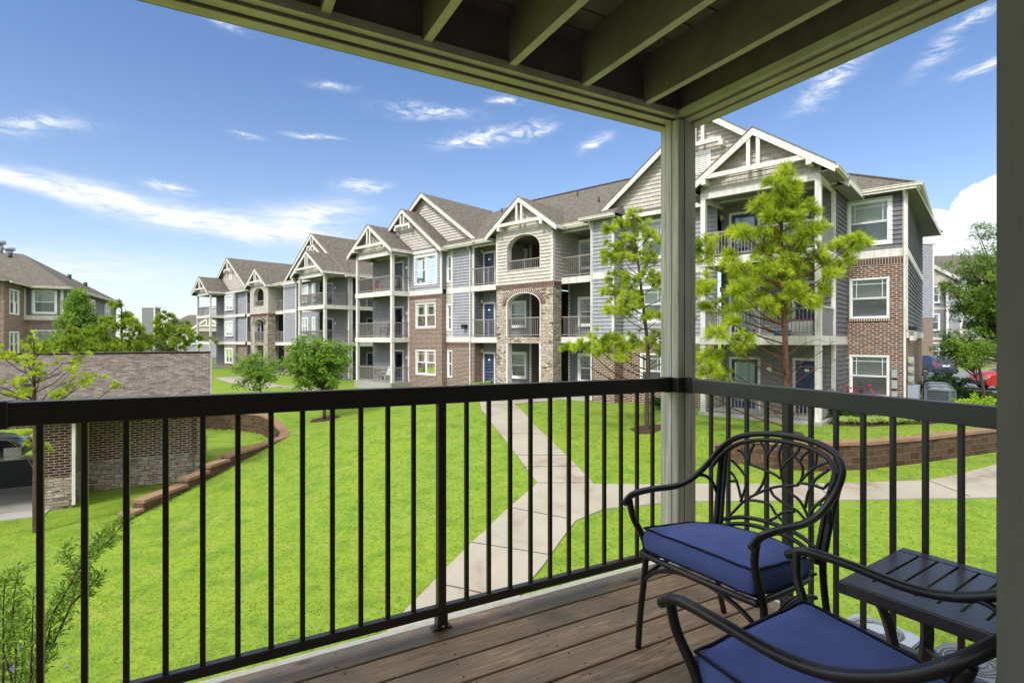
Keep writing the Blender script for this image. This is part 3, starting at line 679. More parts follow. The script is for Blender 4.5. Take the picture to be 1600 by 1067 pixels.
    def gable(s, sc, half, zpk, p_wall, p_rake, p_back, zbase, slope, cross=None, vent=False, wallm='shake', rlim=None, soff=True):
        """gabled roof whose ridge runs into the depth; half = half width of the wall, slope from peak"""
        ov = .48; H = half + ov; zE = zpk - slope * H; th = .14
        for sg in (-1, 1):
            rf = s.g('roof', 'roof')
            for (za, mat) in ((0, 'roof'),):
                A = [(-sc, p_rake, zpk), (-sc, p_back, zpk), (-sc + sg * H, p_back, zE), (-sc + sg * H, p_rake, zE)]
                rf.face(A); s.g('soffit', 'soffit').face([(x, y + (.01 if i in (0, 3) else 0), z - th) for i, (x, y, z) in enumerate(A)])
            # rake board and eave fascia
            rb = s.g('rake_board', 'trim'); nrm = Vector((sg * slope, 0, 1)).normalized(); d = Vector((sg, 0, -slope)).normalized()
            a0 = Vector((-sc, p_rake - .03, zpk + .012)); b0 = Vector((-sc + sg * H, p_rake - .03, zE + .012)) + d * .02; hh = .24
            rb.hexa([a0 + Vector((0, q, -e)) for q in (0, .05) for e in (0, hh * 1.25)] + [b0 + Vector((0, q, -e)) for q in (0, .05) for e in (0, hh * 1.25)])
            dk = s.g('drip_edge', 'inner'); a1 = a0 + Vector((0, -.03, .02)); b1 = b0 + Vector((0, -.03, .02)) + d * .03
            dk.hexa([a1 + Vector((0, q, -e)) for q in (0, .08) for e in (0, .03)] + [b1 + Vector((0, q, -e)) for q in (0, .08) for e in (0, .03)])
            fs = s.g('fascia', 'trim'); x = -sc + sg * H; fs.box(min(x, x + sg * .03), max(x, x + sg * .03), p_rake, p_back, zE - .2, zE - .01)
            # soffit under the side eave
            if soff: s.g('soffit', 'soffit').box(min(-sc + sg * half, x), max(-sc + sg * half, x), p_rake + .03, p_back, zE - .2, zE - .18)
        L = lambda z: -sc - max(0, (zpk - .10 - z) / slope) if True else 0
        lim = half
        Lf = lambda z: max(-sc - lim, -sc - max(0, (zpk - .12 - z) / slope)); Rf = lambda z: min(-sc + lim, -sc + max(0, (zpk - .12 - z) / slope))
        hs = []
        if vent: hs = []
        wallp(s.g('gable_wall', wallm), (0, p_wall), (1, 0), (0, -1), -sc - lim, -sc + lim, zbase, zpk - .12, hs, .18, Lf, Rf)
        if cross:
            zc, hw = cross; m = s.g('gable_truss', 'trim'); y0 = p_rake + .0; hw2 = (zpk - zc - .12) / slope - .12; hw = min(hw, hw2)
            m.box(-sc - hw, -sc + hw, y0 - .01, y0 + .09, zc, zc + .17)
            for sg in (-1, 1):
                x = -sc + sg * .17; m.box(x - .065, x + .065, y0, y0 + .08, zc + .17, zpk - .17 - .17 * slope)
                xb = -sc + sg * (hw - .02); m.box(xb - .09, xb + .09, y0 - .02, p_wall, zc - .2, zc)
        if vent:
            m = MB(); zc = cross[0] - .1
            m.box(-sc - .38, -sc + .38, p_wall - .05, p_wall - .0, zc - .95, zc - .05); v = m.build('gable_vent', 'white', s.r)
            m = MB()
            for k in range(9): m.box(-sc - .26, -sc + .26, p_wall - .075, p_wall - .05, zc - .86 + k * .08, zc - .83 + k * .08)
            m.build('louvre', 'trim', v)
    def gutter(s, pts, name='gutter', mat='gutter'):
        m = s.g(name, mat)
        for A, B in zip(pts, pts[1:]):
            A = Vector((-A[0], A[1], A[2])); B = Vector((-B[0], B[1], B[2])); m.beam(A, B, .11, .12)
            d = (B - A).normalized(); o = d.cross(Vector((0, 0, 1))).normalized(); m.beam(A + Vector((0, 0, .045)), B + Vector((0, 0, .045)), .15, .03)
    def downspout(s, sx, p, z0, z1):
        m = MB(); x = -sx; m.tube([(x + .02, p - .42, z1 + .02), (x, p - .3, z1 - .08), (x, p - .09, z1 - .35), (x, p - .07, z1 - .5), (x, p - .07, z0)], .045, 6, smooth=False); m.build('downspout', 'trim', s.r)
    def lamp(s, sx, p, z):
        m = MB(); m.box(-sx - .06, -sx + .06, p - .03, p, z - .1, z + .1); o = m.build('wall_lamp', 'trim', s.r); m = MB(); m.tube([(-sx, p - .09, z - .12), (-sx, p - .09, z + .08)], .07, 8); m.build('lamp_shade', 'lampglass', o)
def hip(s, s0, s1, p0, p1, ze, slope, hl=True, hr=True, name='roof'):
    D = (p1 - p0) / 2; zr = ze + slope * D; pc = (p0 + p1) / 2; a = s0 + (D if hr else 0); b = s1 - (D if hl else 0)
    f = s.g(name, 'roof'); X = lambda q: -q
    f.face([(X(s0), p0, ze), (X(a), pc, zr), (X(b), pc, zr), (X(s1), p0, ze)]); f.face([(X(s0), p1, ze), (X(a), pc, zr), (X(b), pc, zr), (X(s1), p1, ze)])
    f.face([(X(s0), p0, ze), (X(a), pc, zr), (X(s0), p1, ze)]); f.face([(X(s1), p0, ze), (X(b), pc, zr), (X(s1), p1, ze)])
    s.g('soffit', 'soffit').face([(X(s0), p0, ze - .17), (X(s1), p0, ze - .17), (X(s1), p1, ze - .17), (X(s0), p1, ze - .17)])
    s.g('fascia', 'trim').box(-s1, -s0, p0, p0 + .03, ze - .2, ze - .012); s.g('fascia', 'trim').box(-s0 - .03, -s0, p0 + .03, p1, ze - .2, ze - .012); s.g('fascia', 'trim').box(-s1, -s1 + .03, p0 + .03, p1, ze - .2, ze - .012)
    rc = s.g('ridge_cap', 'roof')
    rc.beam((X(a), pc, zr + .01), (X(b), pc, zr + .01), .25, .05)
    if hr:
        rc.beam((X(s0), p0, ze + .01), (X(a), pc, zr + .01), .22, .05); rc.beam((X(s0), p1, ze + .01), (X(a), pc, zr + .01), .22, .05)
Z1, Z2, ZB, ZT = 3.07, 6.12, 8.45, 8.68
def tower(b, s0, s1, depth, zfoot=0, side_open=None, doors=(), halfwall=False, backm='siding_grey', f1wall=None, gabled_back=1.5, peak=10.63):
    """three storey balcony tower; side_open is the depth of the open right side"""
    so = depth if side_open is None else side_open; cs = .1
    for z in (Z1, Z2):
        b.bx('balcony_slab', 'trim', s0 - .03, s1 + .03, -.03, .07, z - .32, z); b.bx('balcony_slab', 'trim', s0 - .03, s0 + .07, .07, so, z - .32, z); b.bx('balcony_slab', 'trim', s1 - .07, s1 + .03, .07, depth, z - .32, z)
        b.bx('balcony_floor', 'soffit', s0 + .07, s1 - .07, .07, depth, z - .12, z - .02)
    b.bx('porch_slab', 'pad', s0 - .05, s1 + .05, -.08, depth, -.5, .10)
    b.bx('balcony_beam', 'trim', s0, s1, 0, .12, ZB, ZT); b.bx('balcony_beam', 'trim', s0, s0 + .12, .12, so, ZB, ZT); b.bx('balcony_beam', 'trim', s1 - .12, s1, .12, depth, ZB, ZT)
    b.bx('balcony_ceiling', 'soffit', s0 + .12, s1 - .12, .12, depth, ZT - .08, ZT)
    cols = [(s0 + cs, cs), (s1 - cs, cs)]
    if so > 3: cols += [(s0 + cs, 2.2)]
    for z0, z1 in ((.10 if zfoot == 0 else zfoot, Z1 - .32), (Z1, Z2 - .32), (Z2, ZB)):
        for c in cols: b.column(c[0], c[1], z0 if z0 > 1 else -.15, z1)
    for z in (.10, Z1, Z2):
        b.railing((s1 - .2, .07), (s0 + .2, .07), z, 1.0, posts=(.5,))
        if halfwall and z > 1:
            b.bx('balcony_half_wall', 'siding_grey', s0 + .05, s0 + .12, .2, so - .1, z, z + 1.0); b.bx('half_wall_cap', 'trim', s0 + .02, s0 + .15, .2, so - .1, z + 1.0, z + 1.05)
        else:
            n = 2 if so > 3 else 1
            for i in range(n): b.railing((s0 + .07, .2 + so / n * i), (s0 + .07, so / n * (i + 1) - .05), z, 1.0)
        b.railing((s1 - .07, .2), (s1 - .07, depth - .05), z, 1.0)
    # back wall with doors
    for fl, z0 in enumerate((0.1, Z1, Z2)):
        z1 = (Z1 - .12, Z2 - .12, ZT - .08)[fl]
        hs = [(d[0], d[1], z0, z0 + 2.12) for d in doors]
        b.front(backm, s0, s1, depth, z0, z1, hs, .18)
        for i, d in enumerate(doors): b.door(d[0], d[1], z0, z0 + 2.12, depth, glazed=d[2], plate=not d[2])
        for i, d in enumerate(doors[:1]): b.lamp(d[1] + .3, depth, z0 + 2.0); b.bx('sign_plate', 'white', d[0] - .42, d[0] - .25, depth - .04, depth - .018, z0 + 1.55, z0 + 1.72)
    for z0 in (.10, Z1, Z2): b.bx('corner_trim', 'trim', s0 - .02, s0 + .12, depth - .05, depth + .05, z0, z0 + 2.75 if z0 > 1 else Z1 - .32)
def soldier(b, s0, s1, p, z, h=.24): b.bx('soldier_course', 'soldier', s0, s1, p - .02, p + .03, z, z + h)
def side_soldier(b, sx, p0, p1, z, h=.24): b.bx('soldier_course', 'soldier', sx - .02, sx + .02, p0, p1, z, z + h)
def accents(b, spots, p):
    for sx, z in spots:
        m = b.g('brick_accent', 'brick'); mo = b.g('accent_mortar', 'taupe')
        mo.box(-sx - .14, -sx + .14, p - .006, p + .01, z - .14, z + .14)
        for k in (-1, 0, 1): m.box(-sx + k * .09 - .033, -sx + k * .09 + .033, p - .016, p, z - .127, z + .127)

def centre(b, sL, sR, pf, farside='plain'):
    """stone stair tower with arches, open recesses either side; sR..sL is the recess width"""
    sc = (sL + sR) / 2; a0, a1 = sc - 2.25, sc + 1.70 if False else sc + 2.0; a0 = sc - 2.2; a1 = sc + 1.75
    o0, o1 = sc - 1.35, sc + .95; tp = pf; bk = 3.3; rp = 1.6
    # stone shaft
    hs = [(o0, o1, -.3, Z1 - .32), (o0, o1, Z1, 4.79, 5.41)]
    b.front('stone', a0, a1, tp, -.6, 5.70, hs, 0, name='stone_wall'); b.side('stone', a0, tp, rp, -.6, 5.70, (), 0, name='stone_wall'); b.side('stone', a1, tp, rp, -.6, 5.70, (), 0, name='stone_wall', out=-1)
    b.bx('soldier_course', 'soldier', a0 - .03, a1 + .03, tp - .03, tp + .03, 5.66, 5.92); b.bx('soldier_course', 'soldier', a0 - .03, a0 + .02, tp + .03, rp, 5.66, 5.92)
    b.front('shake', a0, a1, tp, 5.92, 8.75, [(o0, o1, 6.67, 7.79, 8.52)], .18, name='shingle_wall'); b.side('shake', a0, tp, rp + 1.7, 5.92, 8.75, (), .18, name='shingle_wall'); b.side('shake', a1, tp, rp + 1.7, 5.92, 8.75, (), .18, name='shingle_wall', out=-1)
    for x in (a0, a1): b.bx('corner_trim', 'trim', x - .02 if x == a0 else x - .13, x + .13 if x == a0 else x + .02, tp - .03, tp + .06, 5.93, 8.75)
    b.bx('corner_trim', 'trim', a0 - .03, a0 - .001, tp + .06, tp + .14, 5.93, 8.75)
    # arch reveals
    for (z0, zs_, za, m) in ((Z1, 4.79, 5.41, 'trim'), (6.67, 7.79, 8.52, 'trim')):
        rv = b.g('arch_reveal', m); c = -(o0 + o1) / 2; w = (o1 - o0) / 2; pr = [(c - w, z0)] + [(c - w * math.cos(k / 16 * math.pi), zs_ + (za - zs_) * math.sin(k / 16 * math.pi)) for k in range(17)] + [(c + w, z0)]
        for (x0, y0), (x1, y1) in zip(pr, pr[1:]):
            rv.face([(x0, tp - .02, y0), (x1, tp - .02, y1), (x1, tp + .35, y1), (x0, tp + .35, y0)])
            k = 1.055; ox0, oy0 = c + (x0 - c) * k, zs_ + max(0, y0 - zs_) * 1.09 + min(0, y0 - zs_); ox1, oy1 = c + (x1 - c) * k, zs_ + max(0, y1 - zs_) * 1.09 + min(0, y1 - zs_)
            rv.face([(x0, tp - .02, y0), (x1, tp - .02, y1), (ox1, tp - .02, oy1), (ox0, tp - .02, oy0)])
    b.bx('arch_reveal', 'trim', o0 - .06, o0 + .04, tp - .02, tp + .35, -.3, Z1 - .32); b.bx('arch_reveal', 'trim', o1 - .04, o1 + .06, tp - .02, tp + .35, -.3, Z1 - .32)
    # brick voussoirs
    vm = b.g('brick_arch', 'brickdark'); c = -(o0 + o1) / 2; w = (o1 - o0) / 2; n = 30
    vj = b.g('arch_mortar', 'mortar')
    for k in range(n):
        a = (k + .5) / n * math.pi; ca, sa = math.cos(a), math.sin(a); r0 = Vector((c + (w + .07) * ca, 0, 4.79 + (.62 + .07) * sa)); d = Vector((ca, 0, sa * 1.15)).normalized(); t = Vector((-d.z, 0, d.x)) * .031
        vm.hexa([r0 + Vector((0, tp + q, 0)) + d * e + t * f for q in (-.045, 0) for e in (.0, .26) for f in (-1, 1)])
    pr = [(math.cos(k / 24 * math.pi), math.sin(k / 24 * math.pi)) for k in range(25)]
    for (c0, s0_), (c1, s1_) in zip(pr, pr[1:]):
        vj.face([(c + (w + .06) * c0, tp - .03, 4.79 + .68 * s0_), (c + (w + .06) * c1, tp - .03, 4.79 + .68 * s1_), (c + (w + .31) * c1, tp - .03, 4.79 + .94 * s1_), (c + (w + .31) * c0, tp - .03, 4.79 + .94 * s0_)])
    b.gable((a0 + a1) / 2, (a1 - a0) / 2, 10.45, tp, tp - .4, 6.5, 8.75, .72, (9.02, 1.5))
    # slabs and railings in the openings
    b.bx('balcony_slab', 'trim', o0 - .02, o1 + .02, tp + .03, tp + .2, Z1 - .34, Z1); b.railing((o1, tp + .12), (o0, tp + .12), Z1, 1.05, posts=(.0,)); b.railing((o1, tp + .12), (o0, tp + .12), 6.6, .62, posts=(.5,))
    for (q0, q1) in ((a1, sL), (sR, a0)):
        for z in (Z1, Z2): b.bx('balcony_slab', 'trim', q0, q1, rp - .02, rp + .1, z - .32, z); b.railing((q1 - .02, rp + .05), (q0 + .02, rp + .05), z, 1.05, posts=(.5,))
        b.bx('balcony_beam', 'trim', q0, q1, rp, rp + .12, 8.42, 8.6)
    for z in (Z1, Z2): b.bx('balcony_floor', 'soffit', sR, sL, rp + .1, bk, z - .15, z - .02)
    b.bx('balcony_ceiling', 'soffit', sR, sL, rp, bk, 8.52, 8.56); b.bx('porch_slab', 'pad', sR, sL, tp - .1, bk, -.4, .06)
    # back walls, stair corridor, windows and doors
    c0, c1 = sc - 1.45, sc + 1.25; bl_ = 2.5
    for fl, z0 in enumerate((.06, Z1, Z2)):
        z1 = (Z1 - .15, Z2 - .15, 8.52)[fl]
        b.front('siding_grey', sR, c0, bk, z0, z1, [(c0 - .75, c0 - .05, z0 + .6, z0 + 2.2)] if False else [], .18)
        b.front('siding_grey', c1, sL - 1.3, bk, z0, z1, [], .18); b.front('siding_grey', sL - 1.3, sL, bl_, z0, z1, [], .18)
        b.bx('corner_trim', 'trim', c0 - .1, c0 + .02, bk - .03, bk + .04, z0, z1); b.bx('corner_trim', 'trim', c1 - .02, c1 + .1, bk - .03, bk + .04, z0, z1)
        b.side('inner', c0, bk, 7, z0, z1, (), 0, out=-1); b.side('inner', c1, bk, 7, z0, z1, (), 0); b.front('inner', c0, c1, 7, z0, z1, (), 0); b.bx('corridor_floor', 'inner', c0, c1, bk, 7, z0 - .1, z0 - .02)
        b.window(c1 + .25, c1 + 1.55, z0 + .55, z0 + 2.15, bk - .13, blind=.8); b.window(sR + 1.15, c0 - .7, z0 + .55, z0 + 2.15, bk - .13, blind=.8)
        b.door(sL - 1.12, sL - .1, z0, z0 + 2.12, bl_ - .02)
        b.lamp(sL - .06, bl_ - .02, z0 + 2.2)
def main_roof(b, s0, s1, p0, p1, hl, hr, slope=.55, ze=8.73):
    hip(b, s0, s1, p0, p1, ze, slope, hl, hr)
    D = (p1 - p0) / 2
    for k in range(5):
        f = MB()
        sx = s0 + (s1 - s0) * (.3 + .11 * k); pp = p0 + D * (.45 if k % 2 else .8); z = ze + slope * (pp - p0); f.tube([(-sx, pp, z - .1), (-sx, pp, z + .28)], .05, 6); f.build('roof_vent_pipe', 'black', b.r)

# ------------------------------------------------------------------ building one (centre and right)
def building_one():
    A = (-.745, .667)
    r = empty('apartment_building', (10.61, 18.5, -2.95), 'long three storey apartment block with a stone arched stair tower and brick, siding and gables', 'building', math.atan2(.667 * -1, .745))
    b = Bld(r)
    # right wing
    hs3 = [(-1.45, -.05, 6.7, 8.4)]; w3 = (-1.52, .03, 6.62, 8.46)
    b.front('siding_dark', -1.95, 0, 4.3, 6.42, 8.75, hs3); b.window(w3[0], w3[1], w3[2], w3[3], 4.3, trim=.14)
    b.bx('band_trim', 'trim', -1.98, .0, 4.26, 4.33, 6.12, 6.42)
    b.front('brick', -1.95, 0, 4.3, -.5, 6.12, [(-1.40, -.12, 3.78, 5.34), (-1.40, -.12, .70, 2.30)], 0, name='brick_wall')
    b.window(-1.42, -.10, 3.76, 5.36, 4.32, trim=.06); b.window(-1.42, -.10, .68, 2.32, 4.32, trim=.06)
    soldier(b, -1.95, 0, 4.3, 5.86)
    b.bx('window_sill', 'soldier', -1.46, -.06, 4.25, 4.31, 3.66, 3.77)
    accents(b, [(-1.62, 5.05), (-1.55, 3.35), (-.55, 2.95), (-1.62, 1.95), (-.95, 2.62 + .0), (-1.68, 4.2)], 4.3)
    b.bx('corner_trim', 'trim', -1.97, -1.84, 4.25, 4.36, 6.42, 8.72); b.downspout(-1.9, 4.3, 0.0, 8.62)
    # skewed right end wall
    def skew(mat, z0, z1, lap, holes=()):
        P0 = Vector((1.95, 4.3)); P1 = Vector((1.42, 17.0)); t = (P1 - P0).normalized(); wallp(b.g('wall', mat), P0, t, (t.y, -t.x), 0, (P1 - P0).length, z0, z1, holes, lap)
    skew('siding_dark', 6.42, 8.75, .18); skew('siding_dark', 3.3, 6.12, .18); skew('brick', -.5, 3.3, 0)
    for z in (3.0, 6.12): b.g('band_trim', 'trim').beam((1.97, 4.36, z + .15), (1.45, 17, z + .15), .05, .3)
    b.bx('corner_trim', 'trim', -1.99, -1.955, 4.3, 4.42, 3.3, 8.72)
    for z in (3.25,): b.bx('bay_box', 'trim', -2.1, -1.955, 5.2, 6.2, z - .35, z)
    m = MB(); m.box(1.96, 2.2, 5.0, 5.35, 5.9 - 2.6, 6.05 - 2.6); m.build('flood_lamp', 'black', r)
    # electric meters and cabinet on the end wall
    m = MB()
    for k in range(3):
        m = MB(); m.box(1.96, 2.14, 4.62, 4.95, 1.25 + k * .36, 1.55 + k * .36); mt = m.build('electric_meter', 'meter', r); m = MB(); m.tube([(2.05, 4.62, 1.4 + k * .36), (2.05, 4.55, 1.4 + k * .36)], .09, 10); m.build('meter_dial', 'chrome', mt)
    m = MB(); m.box(1.96, 2.3, 4.55, 5.1, .1, 1.2); m.build('utility_cabinet', 'acmetal', r)
    for k in range(3): m = MB(); m.box(1.50, 1.68, 4.2, 4.29, .65 + k * .42, .95 + k * .42); m.build('wall_meter_box', 'meter', r)
    # near balcony tower
    tower(b, 0, 4.24, 2.2, doors=((2.65, 3.9, True), (.45, 1.45, False)), halfwall=True)
    b.front('shake', 0, 4.24, .06, ZT, 8.9, (), .18, name='shingle_wall')
    b.side('siding_dark', 0, 2.2, 4.3, Z2, 8.75); b.side('siding_dark', 0, 2.2, 4.3, Z1, Z2 - .3); b.side('siding_dark', 0, 2.2, 4.3, -.2, Z1 - .3)
    for z in (Z1, Z2): b.bx('band_trim', 'trim', -.03, .02, 2.1, 4.3, z - .32, z)
    b.gable(2.12, 2.12, 10.66, .06, -.4, 6.6, 8.8, .715, (9.12, 1.85))
    b.gutter([(-.54, -.4, 8.68), (-.54, 3.86, 8.68), (-2.42, 3.86, 8.68)]); b.gutter([(-2.42, 3.9, 8.68), (-2.1, 16.4, 8.68)])
    # big right gable and facade behind the near tower
    b.front('siding_blue', 4.24, 8.75, 1.8, Z2, 8.75, [(5.75, 7.8, 6.75, 8.25)]); b.front('siding_blue', 4.24, 8.75, 1.8, Z1, Z2 - .3, [(5.75, 7.8, 3.85, 5.25)])
    b.bx('band_trim', 'trim', 4.24, 8.75, 1.76, 1.83, Z2 - .3, Z2); b.bx('band_trim', 'trim', 4.24, 8.75, 1.76, 1.83, Z1 - .3, Z1)
    b.front('brick', 4.24, 8.75, 1.8, -.5, Z1 - .3, [(5.8, 7.8, .72, 2.25)], 0, name='brick_wall'); soldier(b, 4.24, 8.75, 1.8, Z1 - .56)
    b.window(5.62, 7.93, 6.6, 8.4, 1.8, double=True, blind=1); b.window(5.62, 7.93, 3.7, 5.4, 1.8, double=True, blind=1); b.window(5.76, 7.84, .68, 2.3, 1.82, double=True, trim=.06, blind=1)
    b.gable(4.9, 5.0, 12.72, 1.8, 1.4, 8.8, 8.75, .74, (11.15, .95), vent=True)
    # right face beside the recess
    b.front('siding_blue', 8.75, 10, 1.0, Z2, 8.75); b.front('siding_blue', 8.75, 10, 1.0, Z1, Z2 - .3); b.side('siding_blue', 8.75, 1.0, 1.8, Z2, 8.75); b.side('siding_blue', 8.75, 1.0, 1.8, Z1, Z2 - .3)
    b.front('brick', 8.75, 10, 1.0, -.5, Z1 - .3, (), 0, name='brick_wall'); b.side('brick', 8.75, 1.0, 1.8, -.5, Z1 - .3, (), 0, name='brick_wall'); soldier(b, 8.75, 10, 1.0, Z1 - .56)
    accents(b, [(9.3, 2.1)], 1.0)
    for z in (Z1, Z2): b.bx('band_trim', 'trim', 8.72, 10.02, .96, 1.03, z - .3, z); b.bx('band_trim', 'trim', 8.72, 8.78, 1.03, 1.8, z - .3, z)
    for q in (8.74, 9.90): b.bx('corner_trim', 'trim', q, q + .12, .96, 1.04, Z2, 8.72); b.bx('corner_trim', 'trim', q, q + .12, .96, 1.04, Z1, Z2 - .3)
    b.side('siding_blue', 10, 1.0, 3.3, -.5, 8.75, (), .18, out=-1); b.downspout(9.97, 1.0, 0, 8.62)
    f = b.g('roof', 'roof'); f.face([(-8.5, .6, 8.76), (-10.4, .6, 8.76), (-10.4, 2.6, 9.7), (-9.0, 2.6, 9.7)]); f.face([(-8.5, .6, 8.76), (-9.0, 2.6, 9.7), (-8.5, 2.0, 8.76)])
    b.gutter([(8.5, .55, 8.68), (10.4, .55, 8.68), (10.4, 1.15, 8.68), (12.0, 1.15, 8.68)]); b.bx('fascia', 'trim', 8.5, 10.4, .6, .64, 8.56, 8.75); b.bx('soffit', 'soffit', 8.5, 10.4, .64, 1.9, 8.6, 8.62)
    centre(b, 18.9, 10, .9)
    # left face beside the recess
    b.front('siding_blue', 18.9, 20.86, 1.8, Z2, 8.75); b.front('siding_blue', 18.9, 20.86, 1.8, Z1, Z2 - .3)
    for z0, z1 in ((Z2, 8.75), (Z1, Z2 - .3)): b.front('shake', 20.86, 21.4, 1.8, z0, z1, [(20.96, 21.34, z0 + .5, z0 + 2.0)], .18, name='shingle_wall'); b.window(20.88, 21.4, z0 + .42, z0 + 2.1, 1.8, trim=.09, blind=.5); b.bx('corner_trim', 'trim', 20.8, 20.9, 1.76, 1.84, z0, z1)
    b.side('siding_grey', 18.9, 1.8, 3.3, Z2, 8.75); b.side('siding_grey', 18.9, 1.8, 3.3, Z1, Z2 - .3); b.side('brick2', 18.9, 1.8, 2.9, -.5, Z1 - .3, (), 0, name='brick_wall')  # flank of the blue siding in darker grey, its shade painted in
    b.bx('corner_trim', 'trim', 18.86, 18.98, 2.88, 2.94, -.3, Z1 - .3); b.side('siding_grey', 18.9, 2.9, 3.3, -.5, Z1 - .3)
    b.front('brick2', 18.9, 21.4, 1.8, -.5, Z1 - .3, [(20.92, 21.3, .6, 2.2)], 0, name='brick_wall'); b.window(20.88, 21.34, .55, 2.25, 1.82, trim=.05, blind=0); soldier(b, 18.9, 21.4, 1.8, Z1 - .56); side_soldier(b, 18.9, 1.8, 2.9, Z1 - .56)
    for z in (Z1, Z2): b.bx('band_trim', 'trim', 18.87, 21.4, 1.76, 1.83, z - .3, z); b.bx('band_trim', 'trim', 18.87, 18.92, 1.83, 3.3, z - .3, z)
    for z0, z1 in ((Z1, Z2 - .3), (Z2, 8.72)): b.bx('corner_trim', 'trim', 18.88, 19.0, 1.75, 1.85, z0, z1)
    b.downspout(19.2, 1.8, 0, 8.62); b.gutter([(17.0, 1.15, 8.68), (18.45, 1.15, 8.68), (18.45, 1.35, 8.68), (21.3, 1.35, 8.68)])
    f.face([(-18.3, 1.4, 8.76), (-21.5, 1.4, 8.76), (-21.5, 2.4, 9.2), (-19.2, 2.4, 9.2)]); f.face([(-18.3, 1.4, 8.76), (-19.2, 2.4, 9.2), (-18.3, 3.0, 8.76)]); b.bx('fascia', 'trim', 18.3, 21.4, 1.4, 1.44, 8.56, 8.75); b.bx('soffit', 'soffit', 18.3, 21.4, 1.44, 2.2, 8.6, 8.62)
    m = MB(); m.box(-19.75, -19.45, 1.5, 1.78, 3.62, 3.85); m.build('flood_lamp', 'black', r)
    # left gable facade
    b.front('siding_blue', 21.4, 24.75, 1.4, Z2, 8.85, [(21.95, 24.0, 6.62, 8.3)]); b.window(21.82, 24.15, 6.46, 8.42, 1.4, double=True, blind=.5)
    b.bx('band_trim', 'trim', 21.36, 24.75, 1.36, 1.43, Z2 - .3, Z2)
    b.front('brick2', 21.4, 24.75, 1.4, -.5, Z2 - .3, [(22.05, 23.95, 3.75, 5.25), (22.05, 23.95, .7, 2.25)], 0, name='brick_wall')
    for z in (3.70, .65): b.window(22.0, 24.02, z, z + 1.6, 1.42, double=True, trim=.06, blind=.9); b.bx('window_sill', 'soldier', 21.95, 24.1, 1.36, 1.41, z - .1, z)
    soldier(b, 21.4, 24.75, 1.4, Z2 - .56); b.bx('window_head', 'soldier', 21.95, 24.1, 1.37, 1.41, 5.3, 5.54)
    b.side('brick2', 21.4, 1.4, 1.8, -.5, Z2 - .3, (), 0, name='brick_wall'); b.side('siding_grey', 21.4, 1.4, 1.8, Z2, 8.75); b.bx('corner_trim', 'trim', 21.38, 21.52, 1.36, 1.42, Z2, 8.75)
    b.gable(25.0, 3.45, 11.63, 1.4, 1.0, 3.6, 8.85, .76, (10.45, .8)); b.gable(24.2, 5.2, 12.75, 2.4, 2.0, 8.8, 8.75, .70)
    tower(b, 24.7, 28.95, 1.4, doors=((25.3, 26.4, True),))
    b.front('shake', 24.7, 28.95, .06, ZT, 8.9, (), .18, name='shingle_wall'); b.gable(26.82, 2.12, 10.63, .06, -.4, 1.4, 8.8, .715, (9.12, 1.85))
    b.side('siding_grey', 28.95, 1.4, 14, -.5, 8.75, (), .18, out=-1)
    main_roof(b, -.2, 29.5, 1.35, 16.3, True, True); hip(b, -2.3, 14, 3.85, 16.3, 8.73, .55, False, True)
    b.flush()
    return r
bld1 = building_one()
